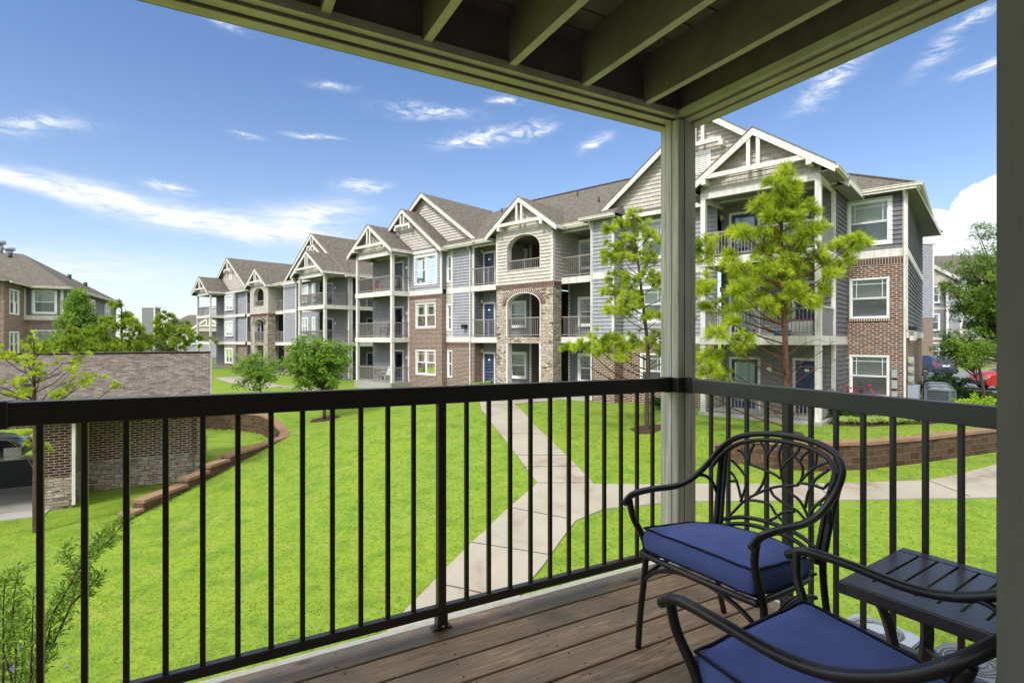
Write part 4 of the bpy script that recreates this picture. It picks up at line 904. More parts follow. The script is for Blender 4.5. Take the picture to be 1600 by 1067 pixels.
# ------------------------------------------------------------------ building two (further left, turned a little)
def building_two():
    r = empty('apartment_building', (-14.96, 43.0, -3.35), 'far three storey apartment block with open corner balconies, left of the nearer block', 'building', math.atan2(-.6872, .7264), scale=(1.086, 1.086, 1))
    b = Bld(r)
    tower(b, 0, 4.24, 2.0, side_open=5.4, doors=((2.4, 3.5, True),))
    b.front('shake', 0, 4.24, .06, ZT, 8.9, (), .18, name='shingle_wall'); b.gable(2.12, 2.12, 10.63, .06, -.4, 6, 8.8, .715, (9.12, 1.85))
    for z0, z1 in ((0, Z1 - .12), (Z1, Z2 - .12), (Z2, 8.6)):
        b.side('siding_grey', 1.7, 2.0, 9, z0, z1); 
        d = MB(); d.box(-1.69, -1.66, 4.6, 5.5, z0, z0 + 2.1); o = d.build('door', 'navy', r); f = MB(); f.box(-1.69, -1.65, 4.48, 4.6, z0, z0 + 2.2); f.box(-1.69, -1.65, 5.5, 5.62, z0, z0 + 2.2); f.box(-1.69, -1.65, 4.6, 5.5, z0 + 2.1, z0 + 2.2); f.build('door_frame', 'trim', o)
        b.railing((.07, 5.5), (.07, 9), z0, 1.0)
    for z in (Z1, Z2): b.bx('balcony_slab', 'trim', -.03, .07, 5.4, 12, z - .32, z); b.bx('balcony_floor', 'soffit', .07, 1.7, 2.0, 12, z - .12, z - .02)
    b.bx('balcony_beam', 'trim', 0, .12, 5.4, 12, ZB, ZT)
    b.side('siding_blue', .1, 9, 14, 0, 8.75)
    b.front('siding_blue', 4.24, 7.6, 1.8, Z2, 8.75); b.front('siding_blue', 4.24, 7.6, 1.8, Z1, Z2 - .3); b.front('brick2', 4.24, 7.6, 1.8, -.5, Z1 - .3, (), 0, name='brick_wall')
    for z in (Z1, Z2): b.bx('band_trim', 'trim', 4.24, 8.8, 1.74, 1.79, z - .3, z)
    for z in (.6, 3.65, 6.65): b.window(4.7, 5.3, z, z + 1.7, 1.67, blind=.5)
    for z in (.6, 3.65, 6.65): b.window(6.0, 7.3, z, z + 1.7, 1.67, double=True, blind=.6)
    b.gable(4.9, 5.0, 12.72, 1.8, 1.4, 8.8, 8.75, .74, (11.5, .8)); b.gable(4.1, 3.2, 11.7, 1.55, 1.1, 3, 9.4, .74, (10.6, .7))
    b.front('siding_blue', 7.6, 10, 1.4, Z2, 8.75); b.front('siding_blue', 7.6, 10, 1.4, Z1, Z2 - .3); b.front('brick2', 7.6, 10, 1.4, -.5, Z1 - .3, (), 0, name='brick_wall'); b.side('siding_grey', 7.6, 1.4, 1.8, 0, 8.75)
    for z in (Z1, Z2): b.bx('band_trim', 'trim', 7.57, 10, 1.36, 1.43, z - .3, z)
    b.bx('corner_trim', 'trim', 7.58, 7.7, 1.35, 1.42, Z1, 8.7); b.bx('corner_trim', 'trim', 9.9, 10.02, 1.35, 1.42, Z1, 8.7)
    b.gutter([(7.2, .95, 8.68), (10.4, .95, 8.68), (10.4, 1.15, 8.68), (12.2, 1.15, 8.68)])
    centre(b, 18.9, 10, .9)
    b.front('siding_blue', 18.9, 21.4, 1.6, Z2, 8.75); b.front('siding_blue', 18.9, 21.4, 1.6, Z1, Z2 - .3); b.front('brick2', 18.9, 21.4, 1.6, -.5, Z1 - .3, (), 0, name='brick_wall'); b.side('siding_dark', 18.9, 1.6, 3.3, 0, 8.75)
    for z in (Z1, Z2): b.bx('band_trim', 'trim', 18.87, 24.75, 1.36, 1.41, z - .3, z)
    b.bx('corner_trim', 'trim', 18.88, 19.0, 1.55, 1.62, Z1, 8.7)
    b.front('siding_blue', 21.4, 24.75, 1.4, Z2, 8.85); b.front('siding_blue', 21.4, 24.75, 1.4, Z1, Z2 - .3); b.front('brick2', 21.4, 24.75, 1.4, -.5, Z1 - .3, (), 0, name='brick_wall'); b.side('siding_grey', 21.4, 1.4, 1.6, 0, 8.75)
    for z in (.6, 3.65, 6.6): b.window(21.9, 24.1, z, z + 1.75, 1.28, double=True, blind=.5)
    b.gable(24.2, 5.2, 12.75, 1.9, 1.5, 8.8, 8.75, .70, (11.3, .9), vent=True)
    b.gutter([(17.0, 1.15, 8.68), (18.5, 1.15, 8.68), (21.5, 1.05, 8.68)])
    tower(b, 24.7, 28.95, 2.0, doors=((25.2, 26.2, True),))
    b.front('shake', 24.7, 28.95, .06, ZT, 8.9, (), .18, name='shingle_wall'); b.gable(26.82, 2.12, 10.63, .06, -.4, 2.2, 8.8, .715, (9.12, 1.85))
    main_roof(b, -.3, 27.0, 1.35, 16.3, True, True); b.side('siding_grey', 26.5, 2, 14, -.5, 8.75, (), .18, out=-1)
    b.flush(); return r
bld2 = building_two()
# ------------------------------------------------------------------ building three (far left, hip roof)
def building_three():
    th = math.atan2(.451, .893); K = (-34.4, 41.3)
    r = empty('apartment_building', (K[0], K[1], -4.5), 'brown roofed apartment block with hip roof and brick corner at the far left', 'building', th)
    b = Bld(r)
    # local x runs along the front (left is negative), y into depth; s=-x
    e = 8.45; w = 2.3
    b.front('siding_dark', 0, w, 0, 6.3, e, [(.45, 1.75, 6.5, 8.1)]); b.window(.36, 1.86, 6.4, 8.22, 0, trim=.14, blind=1)
    b.bx('band_trim', 'trim', 0, w, -.04, .03, 5.95, 6.3); b.front('brick2', 0, w, 0, -.6, 5.95, [(.45, 1.75, 3.5, 5.1)], 0, name='brick_wall'); b.window(.4, 1.8, 3.4, 5.2, .0, trim=.08, blind=1); soldier(b, 0, w, 0, 5.68)
    b.bx('corner_trim', 'trim', -.02, .15, -.04, .04, 3, e); b.bx('corner_trim', 'trim', w - .12, w, -.04, .04, 6.3, e)
    b.side('brick2', w, -3.8, 0, -.6, e, [(-2.85, -1.15, 6.3, 8.0), (-2.85, -1.15, 3.3, 5.0)], 0, name='brick_wall')
    for z in (6.25, 3.25): b.window(-2.9, -1.1, z, z + 1.8, 0, double=True, trim=.08, blind=.5, vside=w)
    b.front('brick2', w, w + 9, -3.8, -.6, e, (), 0, name='brick_wall')
    hs = [(3.0, 4.2, 6.3, 8.0), (8.5, 9.7, 6.3, 8.0), (14, 17, 6.3, 8.2)]
    b.side('siding_grey', 0, 0, 19.5, 5.95, e); b.side('siding_grey', 0, 0, 19.5, 2.9, 5.65); b.side('brick2', 0, 0, 19.5, -.6, 2.6, (), 0, name='brick_wall')
    for z in (2.6, 5.65): b.bx('band_trim', 'trim', -.04, .02, 0, 19.5, z, z + .3)
    for q in (1.2, 8, 14): b.window(q, q + 1.5, 6.5, 8.1, 0, blind=.6, vside=-.12)
    for q in (16.5, 19.4): b.bx('corner_trim', 'trim', -.06, 0, q, q + .2, 5.95, e)
    # roofs
    f = b.g('roof', 'roof'); O = .55; D = 20.0; rz = e + 3.65
    f.face([(O, -O, e), (O, D, e), (-5.2, 10.2, rz)]); f.face([(O, -O, e), (-5.2, 10.2, rz), (-26, 10.2, rz), (-26, -O, e)]); f.face([(O, D, e), (-26, D, e), (-26, 10.2, rz), (-5.2, 10.2, rz)])
    f.face([(-w + .5, -4.3, e), (-w + .5, -.5, e), (-w - 4.0, 4.2, e + 1.9), (-w - 4.0, .4, e + 1.9)]); f.face([(-w + .5, -4.3, e), (-w - 4.0, .4, e + 1.9), (-w - 9, -4.3, e)])
    b.gutter([(-O, D, e - .03), (-O, -O, e - .03), (w - .5, -O, e - .03), (w - .5, -4.35, e - .03)])
    b.bx('soffit', 'soffit', -O, w + 9, -O, D, e - .13, e - .11); b.bx('fascia', 'trim', -O, -O + .04, -O, D, e - .16, e - .02); b.bx('fascia', 'trim', -O, w - .5, -O, -O + .03, e - .16, e - .02)
    m = MB(); m.tube([(-6.75, 10.2, rz - .2), (-6.75, 10.2, rz + .75)], .22, 10); m.tube([(-6.75, 10.2, rz + .75), (-6.75, 10.2, rz + 1.05)], .42, 10); m.build('flue_pipe', 'meter', r)
    m = MB(); m.tube([(-6.1, 10.2, rz - .2), (-6.1, 10.2, rz + .25)], .25, 10); m.tube([(-6.1, 10.2, rz + .25), (-6.1, 10.2, rz + .5)], .4, 10); m.build('flue_pipe', 'meter', r)
    for q in ((-5.6, 8.6), (-2.3, 12.0), (-1.5, 14.0)): z = e + (rz - e) * (min((.55 - q[0]) / 5.75, (q[1] + .55) / 10.7)); m = MB(); m.tube([(q[0], q[1], z - .3), (q[0], q[1], z + .35)], .16, 8); m.build('roof_vent_pipe', 'black', r)
    b.flush(); return r
bld3 = building_three()
# ------------------------------------------------------------------ building four (far right, beyond the parking lot)
def building_four():
    Y = 58.0; k = Y / FPX; X = lambda px: (px - 800) * k - 44; Z = lambda py: (HZ - py) * k + 3.0
    r = empty('apartment_building', (44, Y, -3.0), 'distant grey apartment block with a tall siding chimney stack beyond the parking lot', 'building')
    b = Bld(r); S = lambda px: -X(px)
    zt = Z(385); zb = Z(497)
    c = MB(); wallp(c, (0, -1.3), (1, 0), (0, -1), X(1427), X(1443), zb, zt, (), .2); wallp(c, (X(1443), 0), (.45, .893), (.893, -.45), -1.46, -.0, zb, zt, (), .2); ch = c.build('chimney_stack', 'siding_blue', r)
    c = MB(); c.box(X(1425.5), X(1448.6), -1.4, .1, zt, zt + .25); c.box(X(1442), X(1444.2), -1.36, -1.28, zb, zt); c.build('chimney_trim', 'trim', ch)
    c = MB(); wallp(c, (0, -1.3), (1, 0), (0, -1), X(1427), X(1443), 0, zb, (), 0); wallp(c, (X(1443), 0), (.45, .893), (.893, -.45), -1.46, -.0, 0, zb, (), 0); c.build('chimney_base', 'brick2', ch)
    b.front('siding_blue', S(1560 + 60), S(1448), 0, Z(531), Z(444)); b.front('brick2', S(1620), S(1448), 0, -.3, Z(531), (), 0, name='brick_wall')
    m = b.g('gable_wall', 'shake'); m.face([(X(1448), -.03, Z(444)), (X(1500), -.03, Z(444)), (X(1500), -.03, Z(438)), (X(1448), -.03, Z(412))])
    b.front('siding_blue', S(1492), S(1467), -.9, Z(529), Z(449)); b.side('siding_grey', S(1492), -.9, 0, Z(529), Z(449))
    b.front('brick2', S(1492), S(1467), -.9, -.3, Z(529), (), 0, name='brick_wall')
    rk = b.g('rake_board', 'trim'); rk.beam((X(1446), -.25, Z(412)), (X(1497), -.25, Z(437.5)), .12, .35)
    for px in (1469, 1490): b.bx('corner_trim', 'trim', S(px) - .13, S(px) + .13, -1.0, -.91, 1, Z(449))
    b.bx('band_trim', 'trim', S(1620), S(1427), -.06, -.02, Z(484), Z(480)); b.bx('band_trim', 'trim', S(1492), S(1467), -.98, -.91, Z(484), Z(480)); b.bx('band_trim', 'trim', S(1620), S(1448), -.06, -.02, Z(531), Z(527))
    for y0, y1 in ((474, 447), (517, 490), (562, 535)): b.window(S(1467), S(1450), Z(y0), Z(y1), -.14, trim=.14, blind=.6)
    for px in (1500, 1525, 1546):
        for y0, y1 in ((474, 450), (517, 493), (560, 537)): b.window(S(px + 17), S(px), Z(y0), Z(y1), -.14, trim=.14, blind=.6)
    f = b.g('roof', 'roof'); f.face([(X(1446), -.3, Z(411)), (X(1497), -.3, Z(437)), (X(1540), 6, Z(400) + .4), (X(1478), 6, Z(393) + .55)]); f.face([(X(1446), -.3, Z(411)), (X(1478), 6, Z(393) + .55), (X(1430), 8, Z(400))])
    f.face([(X(1497), -.3, Z(437)), (X(1640), -.3, Z(437)), (X(1640), 8, Z(380)), (X(1515), 8, Z(383)), (X(1478), 8, Z(390))]); f.face([(X(1463), -1.4, Z(449)), (X(1497), -1.4, Z(449)), (X(1492), 0, Z(441)), (X(1466), 0, Z(441))])
    b.gutter([(S(1463), -1.4, Z(449)), (S(1497), -1.4, Z(449))]); b.flush(); return r
bld4 = building_four()
# ------------------------------------------------------------------ building five (between the trees at the left, far away)
def building_five():
    Y = 85.0; k = Y / FPX; x0 = (290 - 800) * k; X = lambda px: (px - 800) * k - x0; Z = lambda py: (HZ - py) * k + 3.5
    r = empty('apartment_building', (x0, Y, -3.5), 'low distant building with a brown roof and a grey chimney stack, seen over the garage', 'building')
    b = Bld(r); S = lambda px: -X(px)
    b.front('siding_blue', S(360), S(225), 0, 0, Z(515)); b.front('siding_grey', S(250.5), S(232), -1.5, 1.5, Z(482), name='chimney_stack'); b.side('siding_grey', S(250.5), -1.5, 0, 1.5, Z(482), name='chimney_stack')
    b.bx('chimney_trim', 'trim', S(252.5), S(231), -1.6, -.0, Z(482), Z(480)); b.bx('chimney_trim', 'trim', S(252.5), S(250.3), -1.56, -1.5, 2, Z(482))
    f = b.g('roof', 'roof'); f.face([(X(250), -.6, Z(515)), (X(380), -.6, Z(515)), (X(380), 7, Z(491) + .2), (X(253), 7, Z(491) + .2)])
    b.bx('fascia', 'trim', S(380), S(250), -.65, -.6, Z(516.5), Z(514.5))
    g5 = b.g('gable_wall', 'shake'); g5.face([(X(308), -1.5, Z(518)), (X(350), -1.5, Z(518)), (X(350), -1.5, Z(508)), (X(334), -1.5, Z(498)), (X(308), -1.5, Z(515))])
    rk = b.g('rake_board', 'trim'); rk.beam((X(308), -1.6, Z(515)), (X(334), -1.6, Z(498)), .15, .3); rk.beam((X(334), -1.6, Z(498)), (X(352), -1.6, Z(508)), .15, .3); rk.beam((X(317), -1.6, Z(509.5)), (X(352), -1.6, Z(509.5)), .15, .25)
    for px in (332, 336.5): rk.beam((X(px), -1.6, Z(509.5)), (X(px), -1.6, Z(500)), .2, .1, (0, 1, 0))
    for px in (262, 285, 300): b.window(S(px + 9), S(px), Z(538), Z(522), -.14, blind=.4)
    b.flush(); return r
bld5 = building_five()
# ------------------------------------------------------------------ garage
U = Vector((.87435, .4853, 0)); Vv = Vector((-.4853, .87435, 0)); TH = math.atan2(.4853, .87435)
def garage():
    # root at the pier front plane, local x along the front, local y into the depth
    O = Vector((-13.6, 16.0, -5.05)); r = empty('garage', O, 'brown shingled brick and stone garage with an open bay, downhill on the left', 'garage', TH)
    zr = 4.57; ze = 2.92; xr = 4.05
    m = MB(); m.face([(-14, -.25, ze), (xr, -.25, ze), (xr, 3.2, zr), (-14, 3.2, zr)]); m.face([(-14, 6.7, ze), (xr, 6.7, ze), (xr, 3.2, zr), (-14, 3.2, zr)]); m.build('roof', 'roof_garage', r)
    m = MB(); m.face([(-14, -.25, ze - .12), (xr, -.25, ze - .12), (xr, 3.2, zr - .12), (-14, 3.2, zr - .12)]); m.face([(-14, 6.7, ze - .12), (xr, 6.7, ze - .12), (xr, 3.2, zr - .12), (-14, 3.2, zr - .12)]); m.build('ceiling', 'soffit', r)
    m = MB(); m.beam((xr + .02, -.25, ze - .06), (xr + .02, 3.2, zr - .06), .05, .2); m.beam((xr + .02, 3.2, zr - .06), (xr + .02, 6.7, ze - .06), .05, .2); m.box(-14, xr, -.3, -.24, ze - .17, ze - .01); m.build('fascia', 'soffit', r)
    m = MB(); m.beam((-14, 3.2, zr + .01), (xr, 3.2, zr + .01), .3, .02); m.build('ridge_cap', 'roof_garage', r)
    m = MB(); m.box(-1.0, -.78, 1.05, 1.2, 3.52, 3.68); m.build('roof_vent', 'black', r)
    def wall(x0, x1, y, holes=()):
        a = MB(); wallp(a, (0, y), (1, 0), (0, -1), x0, x1, .95, 2.8, holes, 0); a.build('brick_wall', 'brick2', r)
        a = MB(); wallp(a, (0, y - .05), (1, 0), (0, -1), x0 - .03, x1 + .03, -.6, .95, (), 0); a.build('stone_base', 'stone_grey', r)
    wall(-.42, .42, 0); 
    m = MB(); m.box(-.42, .42, .0, .5, .95, 2.8); m.build('brick_pier', 'brick2', r); m = MB(); m.box(-.46, .46, -.04, .54, -.6, .93); m.build('stone_pier', 'stone_grey', r)
    a = MB(); wallp(a, (.43, 0), (0, 1), (1, 0), .5, 2.0, .95, 2.8, (), 0); a.build('brick_wall', 'brick2', r); a = MB(); wallp(a, (.46, 0), (0, 1), (1, 0), .5, 2.0, -.6, .95, (), 0); a.build('stone_base', 'stone_grey', r)
    wall(.44, 3.75, 1.95)
    m = MB(); m.box(3.6, 3.85, 1.8, 6.2, .95, 2.8); m.build('brick_pier', 'brick2', r); m = MB(); m.box(3.56, 3.9, 1.75, 6.25, -.6, .93); m.build('stone_pier', 'stone_grey', r)
    m = MB(); sl = (zr - ze) / 3.45; wallp(m, (3.8, 0), (0, 1), (1, 0), .1, 6.3, 2.8, zr - .15, (), .18, lambda z: max(.1, -.25 + (z + .14 - ze) / sl), lambda z: min(6.3, 6.7 - (z + .14 - ze) / sl)); m.build('gable_wall', 'shake', r)
    for x in (-4.6, -9.2, -13.5):
        m = MB(); m.box(x - .4, x + .4, 0, .5, .95, 2.8); m.build('brick_pier', 'brick2', r); m = MB(); m.box(x - .44, x + .44, -.04, .54, -.6, .93); m.build('stone_pier', 'stone_grey', r)
    m = MB(); m.box(-14, .42, .05, .4, 2.45, 2.8); m.build('bay_beam', 'brick2', r)
    m = MB(); m.box(.44, .52, -.14, -.05, .1, 2.8); m.build('downspout', 'trim', r)
    m = MB(); m.box(-14, .4, .1, 6.2, -.3, .065); m.box(.4, 3.7, 2.1, 6.2, -.3, .065); m.build('floor_slab', 'pad', r)
    return r
garage()
# ------------------------------------------------------------------ our balcony: deck frame i along the left rail, j along the right rail
PX, PY, DZ = .942, 3.05, -1.297
def D(i, j, z=0.0): return Vector((PX + U.x * i + Vv.x * j, PY + U.y * i + Vv.y * j, z))
DM = Matrix.Translation((PX, PY, 0)) @ Matrix.Rotation(TH, 4, 'Z')       # local (i, j, z) to world
def deck_root(name, label, cat, group=None, z=DZ):
    return empty(name, (PX, PY, z), label, cat, TH, group)
def bxl(m, i0, i1, j0, j1, z0, z1): m.box(i0, i1, j0, j1, z0, z1)
JW = -1.95                       # house wall plane
def balcony():
    r = deck_root('balcony', 'timber balcony with wet brown deck boards that the camera stands on', 'balcony')
    random.seed(3); j = .118; m = MB()
    me_v = []
    bm_all = MB(); uvo = []
    while j > JW:
        w = .150; x = -6.2
        segs = [(-6.2, .135)]
        for i0, i1 in segs: bm_all.box(i0, i1, j - w + .006, j, -.035 + random.uniform(-.001, .001), 0)
        j -= w + .004
    o = bm_all.build('deck_boards', 'deck', r)
    # give each board its own stretch of grain
    ul = o.data.uv_layers[0].data
    for p in o.data.polygons:
        c = p.center; k = math.floor((c.y + 5) / .154); off = (k * 3.17, k * 1.71)
        for li in p.loop_indices:
            v = o.data.vertices[o.data.loops[li].vertex_index].co; ul[li].uv = (v.x + off[0], v.y + v.z * .7 + off[1])
    weld_bevel(o, .003, 1)
    m = MB(); m.box(-6.2, .165, .122, .16, -.26, -.004); m.build('edge_trim', 'stripe', r)
    m = MB(); m.box(.138, .17, JW, .12, -.26, -.006); m.build('edge_trim', 'stripe', r)
    m = MB()
    for k in range(15): m.box(-.2 - k * .42, -.16 - k * .42, JW, .12, -.26, -.037)
    m.build('joist', 'beamwood', r)
    # nail heads and paint specks
    m = MB(); random.seed(9)
    jj = .118 - .028
    while jj > JW + .1:
        for k in range(9):
            for dj in (0, -.095): q = (-.18 - .42 * k + random.gauss(0, .008), jj + dj + random.gauss(0, .004)); m.tube([(q[0], q[1], -.003), (q[0], q[1], .0012)], .0045, 6)
        jj -= .154
    m.build('nail_heads', 'black', r)
    m = MB()
    for k in range(26):
        x, y = -random.random() * 2.6, random.uniform(-1.3, .1); a = random.uniform(.003, .009)
        m.box(x, x + a, y, y + a * .7, .0, .0018)
    m.build('paint_specks', 'stripe', r)
    return r
balcony()
def corner_post():
    r = deck_root('wooden_post', 'whitewashed square timber post at the corner of the balcony', 'post')
    m = MB(); m.box(0, .14, 0, .14, 0, 1.25 - DZ); o = m.build('shaft', 'post', r); weld_bevel(o, .006, 2)
    m = MB(); m.box(-.004, .144, -.004, .144, -.004, .016); m.build('post_shoe', 'stripe', r)
    m = MB()
    for q in (.045, .047): m.box(q - .0, q + .002, -.001, .0, .0, 1.25 - DZ)
    m.box(-.001, 0, .052, .055, .0, 1.25 - DZ); m.build('drying_crack', 'bark', r)
corner_post()
def railing_run(label, axis, a0, a1, lat, balus, mid, slope, brk, mat):
    """balcony guard along deck axis 0 (i) or 1 (j)"""
    r = deck_root('balcony_railing', label, 'railing')
    T = (lambda a, l: (a, l)) if axis == 0 else (lambda a, l: (l, a))
    zt = lambda a: -.2215 - DZ + slope * a; zb = lambda a: -1.2 - DZ + slope * a * .5
    def bar(m, s0, s1, l0, l1, f0, f1):
        m.hexa([T(a, l) + (f(a),) for a in (s0, s1) for l in (l0, l1) for f in (f0, f1)])
    m = MB(); bar(m, a0, a1 - .03, lat - .025, lat + .02, lambda a: zt(a) - .078, lambda a: zt(a)); o = m.build('top_rail', mat, r); weld_bevel(o, .004, 2)
    m = MB(); bar(m, a0, a1 - .0, lat - .02, lat + .016, lambda a: zb(a) - .04, lambda a: zb(a)); o = m.build('bottom_rail', mat, r); weld_bevel(o, .003, 1)
    base = None
    for a in balus:
        m = MB(); q = T(a, lat - .002); m.box(q[0] - .0095, q[0] + .0095, q[1] - .0095, q[1] + .0095, zb(a) - .002, zt(a) - .074); o = m.build('baluster', mat, r); weld_bevel(o, .002, 1)
    for a in mid:
        m = MB(); q = T(a, lat - .002); m.box(q[0] - .019, q[0] + .019, q[1] - .019, q[1] + .019, .012, zt(a) - .074); o = m.build('support_leg', mat, r); weld_bevel(o, .003, 1)
        m = MB(); m.box(q[0] - .024, q[0] + .024, q[1] - .024, q[1] + .024, .006, .075); m.box(q[0] - .045, q[0] + .045, q[1] - .024, q[1] + .024, 0, .007)
        f = m.build('foot_bracket', 'rail', r); weld_bevel(f, .002, 1)
        m = MB(); m.tube([(q[0] + .0, q[1] - .032, .018), (q[0], q[1] - .022, .018)], .007, 8); m.build('bracket_bolt', 'chrome', f)
    if axis == 0: m = MB(); bar(m, -2.955, -2.868, lat - .031, lat + .026, lambda a: zt(a) - .083, lambda a: zt(a) + .004); weld_bevel(m.build('rail_joint_sleeve', 'rail', r), .003, 1)
    m = MB(); bar(m, a1 - .055, a1, lat - .031, lat + .026, lambda a: zt(a) - .082, lambda a: zt(a) + .005); o = m.build('end_bracket', 'rail', r); weld_bevel(o, .003, 1)
    m = MB()
    if axis == 0: m.box(a1 - .006, a1 - .001, lat - .075, lat - .03, zt(a1) - .08, zt(a1) + .003)
    else: m.box(lat - .075, lat - .03, a1 - .006, a1 - .001, zt(a1) - .08, zt(a1) + .003)
    m.build('bracket_flange', 'rail', r)
    return r
LB = [-.132 - .1148 * k for k in range(11)]; LB2 = [-1.534 - .1146 * k for k in range(30)]
railing_run('dark metal balcony railing along the left side of the deck', 0, -6.1, -.0, .07, LB + LB2, [-1.405, -4.2], -.0078, True, 'rail')
railing_run('dark metal balcony railing along the right side, behind the metal chair', 1, JW + .02, -.0, .07, [-.17 - .1122 * k for k in range(16)], [-.617], .0075, True, 'rail_light')
def upper_deck():
    r = deck_root('upper_balcony', 'olive grey timber underside of the balcony overhead with joists', 'balcony', z=1.25)
    I0, OUT = -6.2, .18
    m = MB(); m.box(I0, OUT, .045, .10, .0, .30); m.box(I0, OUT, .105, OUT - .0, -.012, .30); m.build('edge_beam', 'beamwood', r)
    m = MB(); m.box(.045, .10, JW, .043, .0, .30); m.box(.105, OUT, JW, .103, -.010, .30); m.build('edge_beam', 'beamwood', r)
    m = MB(); m.box(I0, .04, .005, .043, .012, .05); m.box(.005, .043, JW, .003, .012, .05); m.build('ledger_cleat', 'beam_lit', r)
    m = MB(); m.box(I0, .10, .046, .098, -.004, -.0005); m.box(.046, .098, JW, .046, -.004, -.0005); m.box(I0, OUT, .107, .165, -.0165, -.0125); m.box(.107, .165, JW, .106, -.0145, -.0105); m.build('beam_lit_skin', 'beam_lit', r)  # thin paler strips, light on the beam undersides painted on
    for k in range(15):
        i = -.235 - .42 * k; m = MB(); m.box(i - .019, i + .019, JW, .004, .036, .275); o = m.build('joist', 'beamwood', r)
        m = MB(); m.box(i - .0185, i + .0185, JW, .004, .033, .0355); m.build('joist_lit_skin', 'beam_lit', o)  # pale strip under each joist, its light painted as colour
    m = MB(); j = .10
    while j > JW: m.box(I0, .10, j - .14, j - .005, .277, .31); j -= .145
    m.build('deck_boards', 'beamwood', r)
    m = MB(); m.box(I0, OUT, JW, OUT, .315, .33); m.build('membrane', 'beamwood', r)
upper_deck()
def own_house():
    r = deck_root('apartment_building', 'olive grey corner board and wall of the apartment behind the balcony, at the right edge', 'building', z=-4.4)
    # camera stands in the doorway: opening runs from i=-1.6 to i=-1.63+...
    inv = DM.inverted(); pj = inv @ Vector((.553, .615, 0))
    i0 = pj.x; j0 = pj.y
    m = MB(); m.box(i0, i0 + .11, j0 - .12, j0, 0.0, 8.9); m.box(i0 + .113, i0 + .2, j0 - .12, j0 - .006, 0.0, 8.9); o = m.build('corner_board', 'jamb', r)
    m = MB(); m.box(i0 + .2, 5, j0 - .2, j0 - .06, 0, 8.9); m.box(-7, i0 - 1.5, j0 - .2, j0 - .06, 0, 8.9); m.box(i0 - 1.5, i0, j0 - .2, j0 - .06, 5.4, 8.9); m.box(i0 - 1.5, i0, j0 - .2, j0 - .06, 0, 3.06); m.build('siding_wall', 'jamb', r)
    m = MB(); m.box(-7, 5, j0 - 3.5, j0 - 3.4, 0, 8.9); m.box(-7, 5, j0 - 3.4, j0 - .2, 3.0, 3.1); m.box(-7, 5, j0 - 3.4, j0 - .2, 5.6, 5.7); m.build('room', 'trim', r)
    m = MB(); m.extrude_y([(0, 0)] * 3, 0, 0) if False else None
    m.box(-7.3, 5.3, j0 - 3.6, j0 + .0, 8.9, 9.1); m.build('roof', 'roof', r)
own_house()
# condensers on the ground below
def condenser(loc, label, group, rz=TH, s=.74, h=.80, mat='acmetal', top=True):
    r = empty('air_conditioner', loc, label, 'air conditioner', rz, group)
    a = s / 2; m = MB(); c = .05
    loop = [(-a + c, -a), (a - c, -a), (a, -a + c), (a, a - c), (a - c, a), (-a + c, a), (-a, a - c), (-a, -a + c)]
    m.poly([(x * .95, y * .95) for x, y in loop], .05, h - .09); m.build('coil_guard', 'acdark', r)
    m = MB()
    for k in range(12):
        z = .08 + k * (h - .2) / 12; m.poly([(x * .975, y * .975) for x, y in loop], z, z + .018)
    for sx in (-1, 1):
        for sy in (-1, 1): m.box(sx * a * .93 - .03, sx * a * .93 + .03, sy * a * .93 - .03, sy * a * .93 + .03, .0, h - .08)
    m.poly([(x * .99, y * .99) for x, y in loop], 0, .06); m.build('cabinet', mat, r)
    # top pan: square rim with a round opening
    m = MB(); n = 40; ro = a * .80
    def sq(t):
        cx, cy = math.cos(t), math.sin(t); q = a / max(abs(cx), abs(cy)); k = min(q, a * 1.30); return (cx * k, cy * k)
    for k in range(n):
        t0, t1 = 2 * math.pi * k / n, 2 * math.pi * (k + 1) / n
        p0, p1 = sq(t0), sq(t1); q0, q1 = (math.cos(t0) * ro, math.sin(t0) * ro), (math.cos(t1) * ro, math.sin(t1) * ro)
        m.face([p0 + (h - .045,), p1 + (h - .045,), q1 + (h,), q0 + (h,)], True); m.face([p0 + (h - .09,), p1 + (h - .09,), p1 + (h - .045,), p0 + (h - .045,)], True)
        i0, i1 = (q0[0] * .97, q0[1] * .97), (q1[0] * .97, q1[1] * .97); m.face([q0 + (h,), q1 + (h,), i1 + (h - .03,), i0 + (h - .03,)], True)
    m.build('top_pan', mat, r)
    m = MB(); m.poly([(math.cos(k / 24 * 6.283) * ro * .97, math.sin(k / 24 * 6.283) * ro * .97) for k in range(24)], h - .16, h - .15); 
    for k in range(4):
        t = k * 1.571; d = Vector((math.cos(t), math.sin(t), 0)); e = Vector((-d.y, d.x, 0)); m.face([d * .05 + e * .04 + Vector((0, 0, h - .10)), d * .26 + e * .10 + Vector((0, 0, h - .09)), d * .26 - e * .06 + Vector((0, 0, h - .13)), d * .05 - e * .04 + Vector((0, 0, h - .12))])
    m.build('fan', 'acdark', r)
    m = MB()
    for k in range(56):
        t = k / 56 * 6.283; d = Vector((math.cos(t), math.sin(t), 0)); m.tube([d * .10 + Vector((0, 0, h + .0)), d * ro * .98 + Vector((0, 0, h - .006))], .0022, 4, False)
    for q in (.15, .2, .25, ro): m.tube([(math.cos(k / 32 * 6.2832) * q, math.sin(k / 32 * 6.2832) * q, h - .002) for k in range(33)], .003, 4, False)
    m.build('wire_guard', 'meter', r)
    m = MB(); m.poly([(math.cos(k / 24 * 6.283) * .115, math.sin(k / 24 * 6.283) * .115) for k in range(24)], h - .005, h + .012)
    for k in range(4): t = k * 1.571 + .5; m.tube([(math.cos(t) * .08, math.sin(t) * .08, h + .01), (math.cos(t) * .08, math.sin(t) * .08, h + .018)], .008, 6)
    m.build('motor_cap', mat, r)
    return r
